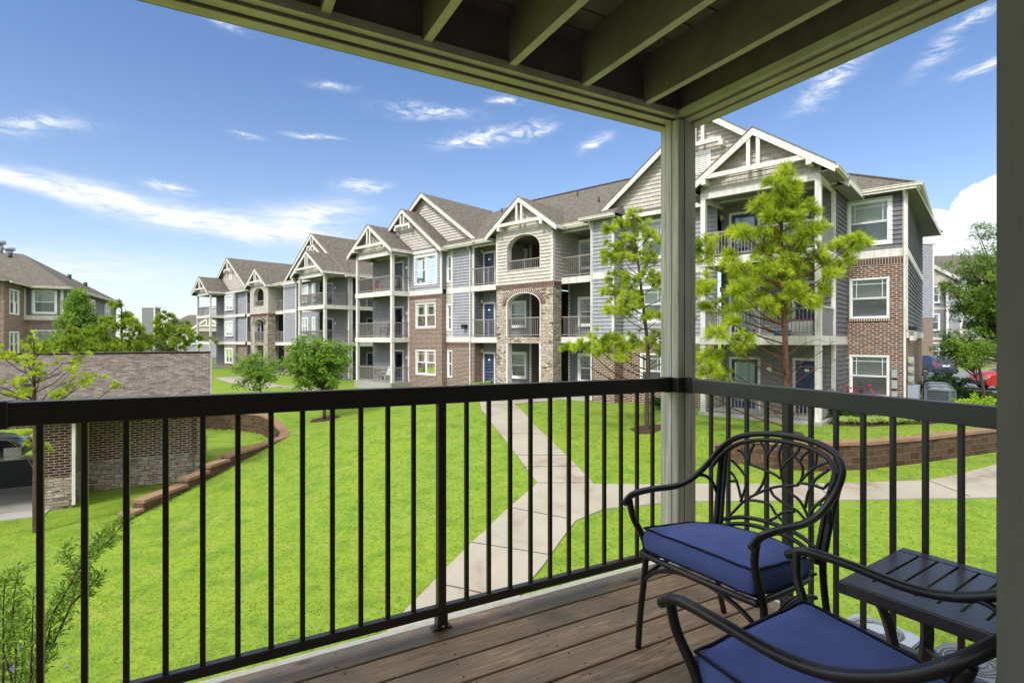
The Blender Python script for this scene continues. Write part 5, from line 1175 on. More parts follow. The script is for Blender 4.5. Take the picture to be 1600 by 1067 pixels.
q = W(1371, 972, 5.95 * 1.0)
a1 = condenser((4.47, 6.62, -4.36), 'pale blue grey air conditioner with round fan guard below the balcony', 'condensers below the balcony', TH + .1)
a2 = condenser((5.0, 5.85, -4.36), 'dark grey air conditioner with a white tag, half hidden under the metal table', 'condensers below the balcony', TH, mat='utility', h=.86)
m = MB(); m.box(-.16, .16, -.385, -.378, .50, .66); m.build('rating_label', 'white', a2)
m = MB(); m.box(-.9, .9, -.5, .6, 0, .09); pd = m.build('condenser_pad', 'pad'); pd.location = (4.72, 6.2, -4.40); pd.rotation_euler = (0, 0, TH); pd['kind'] = 'structure'
for k, (x, y, h) in enumerate(((13.35, 16.9 + 3.0, .98),)): pass
base_u = None
names = ['front slate condenser unit of the row beside the right wing', 'second slate condenser unit behind the front one', 'third slate condenser unit, last of the front group', 'fourth slate condenser unit, nearest of the rear group', 'fifth slate condenser unit, in the middle of the rear group', 'rearmost slate condenser unit near the navy car']
spots = [(1470, 21.4), (1467, 22.9), (1465, 24.4), (1461, 27.0), (1460, 28.9), (1459, 31.0)]
for k, (px, Y) in enumerate(spots):
    X = (px - 800) / FPX * Y
    if base_u is None: u_ = base_u = condenser((X, Y, -2.98), names[0], 'condenser row beside the right wing', R(38), .80, 1.04, 'utility')
    else: u_ = copy_tree(base_u); u_.location = (X, Y, -2.98); u_['label'] = names[k]

# ------------------------------------------------------------------ furniture
BR = [[(-0.202,0.439,0.472),(-0.163,0.458,0.523),(-0.127,0.477,0.573),(-0.083,0.491,0.609),(-0.027,0.505,0.646),(0.03,0.514,0.67),(0.087,0.52,0.684),(0.093,0.524,0.694),(0.147,0.525,0.699),(0.191,0.524,0.695),(0.204,0.531,0.713),(0.216,0.534,0.72)],[(-0.145,0.473,0.563),(-0.137,0.497,0.623),(-0.14,0.512,0.664),(-0.18,0.525,0.698),(-0.234,0.537,0.728)],[(-0.146,0.48,0.58),(-0.177,0.5,0.633),(-0.203,0.512,0.663),(-0.228,0.517,0.677)],[(-0.217,0.502,0.637),(-0.18,0.505,0.645)],[(-0.083,0.491,0.609),(-0.061,0.509,0.657),(-0.056,0.532,0.716),(-0.066,0.554,0.773),(-0.047,0.571,0.817),(-0.022,0.584,0.851)],[(-0.146,0.538,0.732),(-0.151,0.555,0.776),(-0.139,0.57,0.815)],[(-0.146,0.538,0.732),(-0.191,0.553,0.77),(-0.214,0.555,0.775)],[(-0.142,0.536,0.727),(-0.076,0.533,0.718),(-0.022,0.529,0.708),(0.015,0.524,0.696)],[(-0.067,0.556,0.779),(-0.091,0.568,0.81),(-0.108,0.574,0.826)],[(0.186,0.44,0.477),(0.173,0.458,0.524),(0.155,0.478,0.576),(0.11,0.499,0.629),(0.064,0.507,0.651),(0.026,0.521,0.687),(0.005,0.539,0.734),(-0.016,0.562,0.793),(-0.006,0.582,0.847)],[(0.007,0.539,0.734),(0.027,0.552,0.769),(0.046,0.561,0.792),(0.064,0.571,0.818),(0.066,0.584,0.853)],[(0.096,0.524,0.696),(0.102,0.535,0.725),(0.09,0.551,0.767),(0.044,0.566,0.803),(0.018,0.584,0.851)],[(0.084,0.557,0.782),(0.086,0.564,0.799),(0.119,0.579,0.838)],[(0.102,0.529,0.708),(0.126,0.543,0.746),(0.145,0.555,0.777),(0.139,0.578,0.836)],[(0.132,0.547,0.755),(0.164,0.557,0.78),(0.199,0.563,0.797)],[(0.137,0.491,0.608),(0.137,0.511,0.662),(0.147,0.524,0.696),(0.158,0.536,0.725),(0.204,0.553,0.772)],[(0.16,0.483,0.588),(0.169,0.494,0.616),(0.199,0.509,0.655),(0.214,0.517,0.676)],[(0.161,0.487,0.599),(0.182,0.5,0.632),(0.206,0.499,0.631)],[(0.159,0.471,0.556),(0.113,0.482,0.586),(0.088,0.485,0.594),(0.031,0.491,0.61),(-0.003,0.497,0.624),(-0.024,0.506,0.647)],[(-0.121,0.479,0.577),(-0.07,0.482,0.586),(-0.013,0.482,0.586),(0.026,0.47,0.554),(0.087,0.457,0.521)],[(-0.01,0.458,0.522),(0.018,0.463,0.535),(0.047,0.474,0.565),(0.074,0.48,0.579),(0.099,0.481,0.583)]]
def chair(label, loc, w, d):
    """w: unit vector across the seat, d: unit vector from front to back"""
    r = empty('patio_chair', (loc[0], loc[1], DZ), label, 'chair', math.atan2(w[1], w[0]), 'matching metal patio chairs')
    def T(name, lists, rad, seg=10, mat='iron', parent=r, sub=6):
        m = MB()
        for pts in lists: m.tube(smooth_pts(pts, sub), rad, seg)
        return m.build(name, mat, parent, uv=False)
    hoop = []
    half = [(-.285, -.115, .618), (-.288, -.06, .648), (-.292, .06, .650), (-.290, .2, .642), (-.288, .30, .655), (-.286, .38, .690), (-.283, .45, .735), (-.272, .51, .79), (-.235, .555, .838), (-.17, .583, .868), (-.09, .597, .883)]
    half = [(x, y, z if z < .652 else .652 + (z - .652) * .93) for x, y, z in half]
    T('arm_hoop', [half + [(0, .602, .871)] + [(-x, y, z) for x, y, z in half[::-1]]], .0135, 12)
    hin = [(-.262, .43, .715), (-.253, .49, .765), (-.215, .54, .815), (-.155, .567, .843), (-.08, .580, .858)]
    hin = [(x, y, .652 + (z - .652) * .93 - .002) for x, y, z in hin]
    T('inner_hoop', [hin + [(0, .585, .846)] + [(-x, y, z) for x, y, z in hin[::-1]]], .010, 10)
    for sg in (-1, 1):
        T('rear_leg', [[(sg * .268, .515, .775), (sg * .255, .475, .65), (sg * .243, .44, .50), (sg * .24, .425, .40), (sg * .25, .45, .2), (sg * .27, .53, .0)]], .0135)
        T('back_post', [[(sg * .243, .51, .77), (sg * .230, .475, .65), (sg * .218, .44, .50), (sg * .215, .425, .42)]], .010)
        T('front_leg', [[(sg * .286, -.085, .640), (sg * .272, -.075, .56), (sg * .258, -.03, .47), (sg * .262, -.01, .40), (sg * .272, -.012, .28), (sg * .285, -.02, .13), (sg * .287, -.03, 0)]], .0135)
        T('side_stretcher', [[(sg * .272, -.01, .30), (sg * .255, .12, .345), (sg * .24, .26, .345), (sg * .225, .40, .30)]], .009)
        T('arm_strut', [[(sg * .286, .335, .672), (sg * .278, .39, .668), (sg * .265, .43, .64), (sg * .250, .455, .575)]], .008)
    T('front_stretcher', [[(-.272, -.012, .285), (-.2, -.02, .345), (-.1, -.025, .383), (0, -.027, .393), (.1, -.025, .383), (.2, -.02, .345), (.272, -.012, .285)]], .009)
    T('back_rail', [[(-.225, .435, .47), (-.12, .455, .505), (0, .46, .515), (.12, .455, .505), (.225, .435, .47)], [(-.23, .42, .44), (-.12, .445, .478), (0, .45, .487), (.12, .445, .478), (.23, .42, .44)]], .009)
    fr = [(-.258, -.02, .41), (-.235, -.045, .41), (0, -.055, .41), (.235, -.045, .41), (.258, -.02, .41), (.25, .2, .40), (.215, .385, .39), (.12, .425, .39), (0, .43, .39), (-.12, .425, .39), (-.215, .385, .39), (-.25, .2, .40), (-.258, -.02, .41)]
    T('seat_frame', [fr], .012)
    m = MB()
    for k in range(5): m.beam((-.24, .03 + k * .085, .400), (.24, .03 + k * .085, .400), .028, .006)
    m.build('seat_slats', 'iron', r)
    T('back_branches', BR, .0062, 7, sub=4)
    return r
def cushion(label, loc, w, d, tint='fabric', t=.092):
    r = empty('seat_cushion', (loc[0], loc[1], DZ), label, 'cushion', math.atan2(w[1], w[0]), 'navy seat cushions')
    # plan outline: straight front, sides, rounded back
    N = 16; m = MB(); rnd = random.Random(7)
    def out(u, v):   # u,v in -1..1 ; returns plan position
        x = u * (.245 - .016 * ss(-.2, 1, v)); y = .185 + v * .225
        k = .06 * ss(.2, 1, v); y -= k * u * u; x *= 1 - .03 * max(0, v) ** 3
        return x, y
    def zt(u, v):
        e = max(abs(u), abs(v)); z = .43 + t - .045 * (v * .5 + .5); z += .016 * (1 - u * u) * (1 - v * v) - .006 * ss(.8, 1, e)
        z += .004 * noise.noise(Vector((u * 3 + .3, v * 3, 0))) + .0035 * math.exp(-((v + .45 - .3 * u) / .12) ** 2) * noise.noise(Vector((u * 9, v * 2, 4)))
        return z
    G = [[None] * (N + 1) for _ in range(N + 1)]; B = [[None] * (N + 1) for _ in range(N + 1)]
    for i in range(N + 1):
        for j in range(N + 1):
            u, v = -1 + 2 * i / N, -1 + 2 * j / N; x, y = out(u, v); G[i][j] = m.vv((x, y, zt(u, v))); 
    for i in range(N):
        for j in range(N): m.f.append((G[i][j], G[i + 1][j], G[i + 1][j + 1], G[i][j + 1])); m.mi.append(0); m.sm.append(True)
    ring = [(i, 0) for i in range(N)] + [(N, j) for j in range(N)] + [(i, N) for i in range(N, 0, -1)] + [(0, j) for j in range(N, 0, -1)]
    lv = []
    top = []; bot = []
    for q, (i, j) in enumerate(ring):
        u, v = -1 + 2 * i / N, -1 + 2 * j / N; x, y = out(u, v); z = zt(u, v); col = [G[i][j]]; top.append((x, y, z))
        for s_ in (.25, .5, .75, 1):
            b = .012 * math.sin(s_ * math.pi) + .002 * noise.noise(Vector((q * .4, s_ * 2, 1))); nx_, ny_ = x, y - .185; L = math.hypot(nx_, ny_); col.append(m.vv((x + nx_ / L * b, y + ny_ / L * b, z - t * s_ * .95)))
        bot.append((x, y, z - t * .95)); lv.append(col)
    for q in range(len(lv)):
        a, b = lv[q], lv[(q + 1) % len(lv)]
        for k in range(4): m.f.append((a[k], a[k + 1], b[k + 1], b[k])); m.mi.append(0); m.sm.append(True)
    m.face(bot)
    o = m.build('cushion_body', tint, r, uv=False); sb = o.modifiers.new('s', 'SUBSURF'); sb.levels = 1; sb.render_levels = 1
    m = MB(); m.tube([Vector(p) * 1.0 for p in top + top[:1]], .0045, 6, False); m.tube(bot + bot[:1], .0045, 6, False); m.build('piping', 'piping', r, uv=False)
    return r
def unit(x, y): L = math.hypot(x, y); return (x / L, y / L)
w1 = unit(.55, -.835); d1 = (-w1[1], w1[0]); w2 = unit(-.845, -.536); d2 = (-w2[1], w2[0])
C1 = (.715, 2.05); C2 = (.687, 1.447)
chair('dark metal armchair with branching back, facing left beside the corner post', C1, w1, d1); cushion('navy seat cushion on the chair beside the corner post', C1, w1, d1)
chair('dark metal armchair nearest the camera, its back hidden by the corner board', C2, w2, d2); cushion('navy seat cushion on the chair nearest the camera', C2, w2, d2)
def side_table():
    L0 = Vector((1.085, 1.785, DZ)); e1 = Vector((.828, .56, 0)).normalized(); r = empty('side_table', L0, 'charcoal metal side table with a slotted top beside the right railing', 'table', math.atan2(e1.y, e1.x))
    S = .50; H = .50; t = .022
    m = MB(); e = .075; n = 6
    # slatted top: slots run along local x; local x = e1, local -y towards the camera side
    slots = 6; pitch = (S - 2 * e) / slots
    m.box(0, e, -S, 0, H - t, H); m.box(S - e * .7 + .009, S, -S, 0, H - t, H)
    ys = []; y = 0.0
    bounds = [0] + [-(e * .9 + k * pitch) for k in range(slots + 1)] + [-S]
    g0 = .0045
    for k in range(len(bounds) - 1):
        y1 = bounds[k] - (g0 if k else 0); y0 = bounds[k + 1] + (g0 if k < len(bounds) - 2 else 0); m.box(e, S - e * .7, y0, y1, H - t, H)
    o = m.build('table_top', 'tabletop', r)
    m = MB(); m.box(-.004, S + .004, -S - .004, -S + .02, H - .042, H - .002); m.box(-.004, S + .004, -.02, .004, H - .042, H - .002); m.box(-.004, .02, -S + .02, -.02, H - .042, H - .002); m.box(S - .02, S + .004, -S + .02, -.02, H - .042, H - .002); o = m.build('rim', 'tabletop', r); weld_bevel(o, .004, 2)
    for sx, sy in ((0, 0), (1, 0), (0, 1), (1, 1)):
        x0 = .07 if sx == 0 else S - .07; y0 = -.07 if sy == 0 else -S + .07; ix = 1 if sx == 0 else -1; iy = -1 if sy == 0 else 1
        m = MB(); P = smooth_pts([(x0 - ix * .0, y0 - iy * .0, H - .03), (x0 + ix * .03, y0 + iy * .03, H - .12), (x0 + ix * .045, y0 + iy * .045, .25), (x0 + ix * .02, y0 + iy * .02, .1), (x0 - ix * .03, y0 - iy * .03, 0)], 4)
        for A, B in zip(P, P[1:]): m.beam(A, B + (B - A) * .05, .034, .022, (ix, iy, .01))
        m.build('leg', 'tabletop', r)
    m = MB(); m.beam((.1, -.1, .2), (S - .1, -S + .1, .2), .02, .012); m.beam((S - .1, -.1, .21), (.1, -S + .1, .21), .02, .012); m.build('cross_brace', 'tabletop', r)
side_table()
# ------------------------------------------------------------------ vegetation
class TriMesh:
    def __init__(s): s.v = []; s.f = []
    def build(s, name, mat, parent=None):
        me = bpy.data.meshes.new(name); me.from_pydata(s.v, [], s.f); me.materials.append(M[mat]); o = bpy.data.objects.new(name, me); COL.objects.link(o)
        if parent: o.parent = parent
        return o
def rvec(rnd):
    while True:
        v = Vector((rnd.uniform(-1, 1), rnd.uniform(-1, 1), rnd.uniform(-1, 1)))
        if .05 < v.length < 1: return v.normalized()
def needle_tuft(t, c, d, L, n, w, rnd, spread=.9):
    for _ in range(n):
        v = (d + rvec(rnd) * spread).normalized(); q = v.cross(rvec(rnd)).normalized() * w; l = L * rnd.uniform(.65, 1.1); b = len(t.v)
        o = c - d * L * .35 * rnd.random()
        mid = o + v * l * .6 + Vector((0, 0, -.02 * L)); e = o + v * l + Vector((0, 0, -.12 * L))
        t.v += [tuple(o - q * .6), tuple(o + q * .6), tuple(mid + q), tuple(mid - q), tuple(e)]; t.f += [(b, b + 1, b + 2, b + 3), (b + 3, b + 2, b + 4)]
def pine(name, label, cat, base, trunk, clusters, Y, L=.17, dens=1.0, nn=34, w=.006, mat='pine', bark='bark', bare=(), seed=1, depth=.85, r0=.11, group=None):
    rnd = random.Random(seed); base = Vector(base); r = empty(name, base, label, cat, 0, group)
    tp = [Vector(p) for p in trunk]; P = smooth_pts([p - base for p in tp], 5); m = MB(); m.tube(P, [r0 * (1 - .82 * i / (len(P) - 1)) for i in range(len(P))], 9)
    m.build('trunk', bark, r, uv=False)
    lm = MB(); t = TriMesh(); px1 = Y / FPX
    zt = tp[-1].z - base.z; z0 = 0
    def trunk_at(z):
        for A, B in zip(P, P[1:]):
            if A.z <= z <= B.z: return A.lerp(B, (z - A.z) / max(1e-6, B.z - A.z))
        return P[-1] if z > P[-1].z else P[0]
    for (px, py, rp) in clusters:
        c = W(px, py, Y) - base; ax = trunk_at(c.z); hor = math.hypot(c.x - ax.x, 0)
        dy = rnd.uniform(-1, 1) * (depth * (.35 + hor * .55)); c.y += dy; rr = rp * px1
        drop = min(c.z - .3, .25 + .45 * (c - ax).length); st = trunk_at(c.z - drop); mid = st.lerp(c, .55) + Vector((0, 0, -.08 * (c - st).length))
        br = smooth_pts([st, mid, c], 5); lm.tube(br, .012 + .012 * (c - st).length * .6, 5, False, r2=.006)
        k = max(2, int(dens * (2.2 + (rp / 7) ** 2)))
        for _ in range(k):
            o = Vector((rnd.gauss(0, .72), rnd.gauss(0, .8), rnd.gauss(0, .5))) * rr; q = c + o; d = (o.normalized() * .7 + (q - ax).normalized() * .4 + Vector((0, 0, .45))).normalized()
            lm.tube([c - (c - mid) * .15, q], .006, 4, False, r2=.003); needle_tuft(t, q, d, L * rnd.uniform(.8, 1.15), nn, w, rnd)
    for line in bare:
        pts = [W(x, y, Y + dd) - base for x, y, dd in line]; lm.tube(smooth_pts(pts, 4), .016, 5, False, r2=.004)
        for _ in range(7):
            i = rnd.randrange(len(pts) - 1); s_ = pts[i].lerp(pts[i + 1], rnd.random()); e = s_ + (rvec(rnd) * .3 + (pts[i + 1] - pts[i]).normalized() * .35); e2 = e + rvec(rnd) * .16
            lm.tube([s_, s_.lerp(e, .5) + rvec(rnd) * .03, e, e2], .006, 4, False, r2=.002)
    lm.build('branches', bark, r, uv=False); t.build('needles', mat, r); return r
X1 = ug(1011, 671); Y1 = X1.y
T1 = [(990, 335, 10), (975, 348, 10), (950, 362, 7), (1000, 352, 10), (962, 385, 12), (985, 378, 13), (1015, 368, 9), (1028, 385, 10), (1003, 395, 13), (945, 400, 8), (968, 405, 10), (1020, 402, 10), (963, 430, 11), (985, 445, 13), (1010, 430, 9), (1030, 437, 11), (958, 457, 12), (975, 470, 12), (998, 462, 9), (957, 481, 9), (980, 484, 10), (1008, 492, 11), (1028, 492, 8), (930, 530, 12), (905, 540, 11), (955, 525, 13), (975, 537, 13), (889, 545, 8), (1000, 530, 12), (1024, 530, 12), (940, 547, 11), (966, 553, 9), (1040, 548, 8), (1060, 500, 10), (1065, 440, 10), (1070, 540, 12), (1055, 385, 8), (1080, 560, 10)]
pine('pine_tree', 'young pine tree with bright tiered needles on the lawn, left of the corner post', 'tree', X1 + Vector((0, 0, -.1)), [X1 + Vector((0, 0, -.1))] + [W(x, y, Y1) for x, y in ((1011, 620), (1013, 570), (1010, 520), (1003, 460), (997, 410), (991, 365), (990, 335))], T1, Y1, .25, 3.4, 60, .0075, 'pine', 'bark', seed=2, r0=.095)
Y2 = 17.0; B2 = Vector(((1230 - 800) / FPX * Y2, Y2, gz((1230 - 800) / FPX * Y2, Y2)))
T2 = [(1222, 275, 13), (1205, 290, 10), (1241, 290, 11), (1215, 310, 13), (1250, 318, 12), (1187, 325, 10), (1265, 330, 9), (1200, 345, 13), (1235, 345, 14), (1165, 352, 9), (1182, 367, 11), (1225, 370, 14), (1258, 362, 10), (1122, 385, 14), (1105, 374, 10), (1142, 400, 11), (1155, 366, 9), (1200, 392, 14), (1240, 395, 14), (1266, 400, 10), (1312, 385, 14), (1336, 380, 10), (1322, 405, 10), (1296, 405, 10), (1152, 421, 12), (1187, 425, 14), (1220, 425, 14), (1250, 430, 12), (1280, 430, 9), (1166, 450, 13), (1200, 455, 14), (1235, 460, 14), (1262, 457, 10), (1112, 440, 12), (1136, 455, 12), (1096, 455, 10), (1120, 475, 11), (1152, 480, 9), (1192, 475, 10), (1230, 480, 10), (1290, 450, 8), (1276, 470, 7), (1105, 520, 8), (1142, 530, 9), (1170, 543, 7), (1110, 556, 10), (1096, 575, 9), (1126, 582, 8), (1100, 600, 9), (1132, 505, 7), (1210, 330, 10), (1228, 300, 10), (1216, 405, 12), (1245, 375, 10)]
bare = [[(1229, 600, 0), (1200, 590, .2), (1170, 560, .3), (1135, 540, .4)], [(1229, 610, 0), (1260, 585, -.2), (1290, 570, -.4), (1330, 545, -.5)], [(1227, 560, 0), (1250, 540, .3), (1285, 528, .5)], [(1230, 590, 0), (1215, 560, -.4), (1180, 548, -.6)], [(1229, 575, 0), (1265, 560, -.5), (1300, 540, -.6)], [(1231, 640, 0), (1205, 620, .2), (1190, 600, .4)], [(1231, 655, 0), (1255, 630, -.2), (1275, 600, -.3)], [(1231, 665, 0), (1215, 650, .1), (1200, 625, .2)], [(1229, 620, 0), (1240, 590, .5), (1262, 550, .8)], [(1229, 600, 0), (1245, 575, -.6), (1282, 575, -.9)], [(1229, 555, 0), (1195, 530, -.5), (1150, 500, -.6)]]
pine('pine_tree', 'pine with long bright needles and bare lower twigs in front of the near balconies', 'tree', B2 + Vector((0, 0, -.1)), [B2 + Vector((0, 0, -.1))] + [W(x, y, Y2) for x, y in ((1231, 660), (1229, 600), (1227, 540), (1224, 480), (1222, 420), (1221, 360), (1222, 310), (1222, 275))], T2, Y2, .32, 2.8, 74, .0068, 'pine', 'bark_red', bare=bare, seed=5, r0=.12)
B3 = ug(57, 831); Y3 = B3.y
T3 = [(53, 530, 11), (40, 541, 9), (68, 541, 9), (20, 548, 9), (5, 560, 11), (25, 558, 8), (-5, 577, 10), (45, 566, 9), (80, 566, 7), (111, 556, 9), (105, 576, 9), (75, 590, 10), (96, 601, 10), (30, 600, 10), (10, 596, 9), (126, 590, 10), (146, 590, 9), (151, 606, 8), (121, 613, 9), (86, 620, 9), (50, 612, 9), (5, 618, 9), (15, 682, 7), (40, 692, 8), (54, 703, 7), (-20, 600, 12), (-30, 570, 12), (30, 640, 8), (60, 560, 8), (70, 575, 8)]
bare3 = [[(55, 735, 0), (30, 700, .3), (0, 680, .5)], [(54, 650, 0), (30, 620, .3), (0, 600, .4)], [(54, 640, 0), (80, 610, -.3), (120, 590, -.3)], [(55, 720, 0), (25, 712, -.2), (-5, 718, -.3)]]
pine('pine_tree', 'small pine with lime green tufts in front of the garage', 'tree', B3 + Vector((0, 0, -.1)), [B3 + Vector((0, 0, -.1))] + [W(x, y, Y3) for x, y in ((56, 780), (56, 720), (55, 650), (53, 600), (53, 560), (53, 530))], T3, Y3, .16, 1.7, 50, .0055, 'pine', 'bark', bare=bare3, seed=8, r0=.085)
# pines behind the garage
T5 = [(150, 528, 12), (165, 540, 13), (185, 542, 13), (208, 543, 12), (222, 544, 12), (215, 505, 6), (190, 478, 5), (186, 492, 7), (195, 500, 8), (170, 500, 6), (205, 512, 9), (178, 518, 10), (218, 520, 9), (196, 534, 11), (160, 530, 9), (228, 536, 8), (142, 536, 7), (188, 510, 8), (210, 532, 9), (174, 538, 9)]
pine('pine_tree', 'slim pine rising just behind the garage ridge, right of the dark conifer', 'tree', W(192, 640, 27), [W(192, 640, 27), W(191, 560, 27), W(190, 510, 27), W(190, 478, 27)], T5, 27, .28, 3.2, 44, .018, 'pine_mid', 'bark', seed=11, depth=1.2, group=None)
T6 = [(262, 496, 8), (252, 508, 9), (276, 504, 8), (243, 524, 10), (270, 524, 11), (294, 520, 8), (240, 540, 9), (264, 540, 10), (290, 538, 9), (300, 530, 7), (256, 518, 9), (280, 532, 9)]
pine('pine_tree', 'spreading pine behind the garage in front of the grey chimney stack', 'tree', W(272, 640, 29), [W(272, 640, 29), W(272, 570, 29), W(270, 530, 29), W(262, 496, 29)], T6, 29, .28, 3.0, 44, .018, 'pine_mid', 'bark', seed=12, depth=1.2)
T7 = [(75, 545, 9), (165, 545, 10), (105, 520, 7), (100, 541, 9), (85, 546, 8), (118, 543, 10), (135, 541, 9), (110, 532, 8), (150, 545, 8), (92, 536, 6)]
pine('pine_tree', 'low lime green pine top peeking over the garage below the dark conifer', 'tree', W(115, 640, 24), [W(115, 640, 24), W(115, 590, 24), W(115, 545, 24)], T7, 24, .27, 3.4, 44, .016, 'pine_mid', 'bark', seed=13, depth=1)

def leaf_quad(t, c, n, s, rnd, asp=.5):
    a = n.cross(rvec(rnd)).normalized() * s; q = n.cross(a).normalized() * s * asp; b = len(t.v)
    t.v += [tuple(c - a), tuple(c + q), tuple(c + a - n * s * .25), tuple(c - q)]; t.f.append((b, b + 1, b + 2, b + 3))
def leafy(name, label, cat, base, h0, centre, rad, nclump, nleaf, ls, mat, bark='bark', seed=1, cone=0, clump=.26, trunk_r=.08, asp=.5, droop=0, group=None, limbs=True, lower=None):
    """tree or bush: clumps of leaf sized faces spread through an ellipsoid (or cone), gaps between them"""
    rnd = random.Random(seed); base = Vector(base); centre = Vector(centre) - base; r = empty(name, base, label, cat, 0, group)
    t = TriMesh(); lm = MB(); R3 = Vector(rad)
    for k in range(nclump):
        v = rvec(rnd); rr = rnd.random() ** .45
        if cone:
            zz = rnd.random() ** 1.3; wdt = (1 - zz) ** .8 * (.6 + .4 * rnd.random()); a = rnd.uniform(0, 6.283); p = centre + Vector((math.cos(a) * wdt * R3.x, math.sin(a) * wdt * R3.y, (zz * 2 - 1) * R3.z)); out = Vector((math.cos(a), math.sin(a), .35)).normalized()
        else:
            nzv = .78 + .45 * noise.noise(v * 1.7 + Vector((seed, 0, 0))); p = centre + Vector((v.x * R3.x, v.y * R3.y, v.z * R3.z)) * rr * nzv; out = (v + Vector((0, 0, .3))).normalized()
            if lower and p.z < lower - base.z: continue
        if limbs and k % 3 == 0:
            st = Vector((0, 0, min(max(h0, p.z * .6), p.z * .85 if p.z > 0 else h0))); st.x = centre.x * min(1, st.z / max(.1, centre.z)); st.y = centre.y * min(1, st.z / max(.1, centre.z)); lm.tube([st, st.lerp(p, .55) + rvec(rnd) * .08, p], trunk_r * .28, 5, False, r2=.005)
        cr = clump * rnd.uniform(.7, 1.35)
        for _ in range(nleaf):
            o = rvec(rnd) * cr * rnd.random() ** .4; o.z *= .62; q = p + o; q.z -= droop * cr * rnd.random()
            leaf_quad(t, q, (out * .6 + rvec(rnd) * .8 + Vector((0, 0, .35))).normalized(), ls * rnd.uniform(.65, 1.25), rnd, asp)
    if h0 > 0:
        top = Vector((centre.x, centre.y, centre.z + R3.z * .6)); P = smooth_pts([Vector((0, 0, 0)), Vector((centre.x * .2, centre.y * .2, h0)), Vector((centre.x * .6, centre.y * .6, centre.z)), top], 4); tm = MB(); tm.tube(P, [trunk_r * (1 - .85 * i / (len(P) - 1)) for i in range(len(P))], 8); tm.build('trunk', bark, r, uv=False)
    if lm.v: lm.build('branches', bark, r, uv=False)
    t.build('foliage', mat, r); return r
b7 = ug(507, 655); c7 = W(497, 566, b7.y)
leafy('deciduous_tree', 'round full green leafy tree on the lawn in front of the far building', 'tree', b7, 1.6, c7, (64 * b7.y / FPX, 1.8, 53 * b7.y / FPX), 320, 34, .075, 'leaf', seed=21, clump=.30, trunk_r=.09)
b8 = ug(408, 622); k8 = b8.y / FPX
leafy('deciduous_tree', 'loose thin crowned young tree left of the round leafy tree', 'tree', b8, .6, W(402, 578, b8.y), (48 * k8, 1.7, 36 * k8), 130, 24, .085, 'leaf', seed=22, clump=.38, trunk_r=.06)
leafy('conifer_tree', 'dark green pyramid conifer behind the garage, before the brown roofed block', 'tree', W(122, 640, 30), 2.2, W(122, 506, 30), (52 * 30 / FPX, 1.6, 52 * 30 / FPX), 330, 30, .085, 'leaf', seed=23, cone=1, clump=.30, trunk_r=.12, asp=.35)
leafy('cypress_tree', 'tall feathery cypress tree beside the parking lot at the right', 'tree', (22.3, 24.5, -2.98), 2.2, (22.25, 24.5, 1.7), (2.6, 2.2, 4.0), 720, 46, .088, 'cypress', seed=31, clump=.34, trunk_r=.2, asp=.24, droop=.5, lower=-.9)
leafy('cypress_tree', 'low sweeping branches of a smaller cypress in front of the red car', 'tree', (20.4, 23.2, -2.98), 1.2, (19.7, 23.4, -.35), (1.45, 1.1, .95), 140, 36, .08, 'cypress', seed=32, clump=.30, trunk_r=.08, asp=.25, droop=.6)
def shrub(label, x, y, rx, ry, h, mat, n, ls, seed, nleaf=26, z=None, group=None, asp=.55, clump=.16, name='shrub'):
    z = gz(x, y) if z is None else z; return leafy(name, label, 'shrub', (x, y, z), 0, (x, y, z + h * .45), (rx, ry, h * .62), n, nleaf, ls, mat, seed=seed, clump=clump, limbs=False, asp=asp, group=group, lower=z)
def P3(px, Y): return (px - 800) / FPX * Y
shrub('low lime green clipped hedge beside the blue ground floor door', P3(755, 29.6), 29.6, 1.0, .35, .75, 'lime', 90, .045, 41, z=-2.95)
shrub('lime green mounded shrub right of the condenser row', P3(1528, 20.3), 20.3, 1.25, .8, .95, 'lime', 150, .04, 42, z=-2.98)
shrub('small lime green bush at the foot of the right wing corner', P3(1437, 20.6), 19.9, .6, .4, .55, 'lime', 60, .035, 43, z=-2.98)
shrub('dark evergreen shrub behind the front condensers', P3(1448, 27), 26.2, .9, .8, 1.6, 'leaf_dark', 90, .06, 44, z=-2.98)
shrub('dark evergreen shrub right of the condensers near the parking lot', P3(1497, 26), 26, .9, .8, 1.35, 'leaf_dark', 90, .06, 45, z=-2.98)
shrub('dark green hedge mass edging the parking lot behind the lime mound', P3(1535, 23.8), 24.2, 2.6, .5, .8, 'leaf_dark', 150, .06, 46, z=-2.98)
shrub('olive green leafy shrub in the flower bed by the near porch', 12.0, 19.6, .75, .5, .85, 'leaf_dark', 90, .045, 47, z=-2.98)
shrub('low green shrub row along the right wing wall', 14.1, 19.3, 1.3, .35, .55, 'leaf', 110, .04, 48, z=-2.98)
shrub('dark low bush left of the near porch column', 6.4, 23.0, .7, .5, .6, 'leaf_dark', 60, .05, 49, z=-2.98)
r_ = shrub('rose bush with red blooms under the ground floor wing window', 12.9, 20.0, .8, .35, 1.15, 'leaf_dark', 70, .035, 50, z=-2.98, name='rose_bush')
rn = random.Random(4)
for k in range(26):
    t = TriMesh(); c = Vector((rn.uniform(-.75, .75), rn.uniform(-.3, .1), rn.uniform(.85, 1.3)))
    for _ in range(9): leaf_quad(t, c + rvec(rn) * .02, rvec(rn), .035, rn, .8)
    t.build('bloom', 'flower_red', r_)
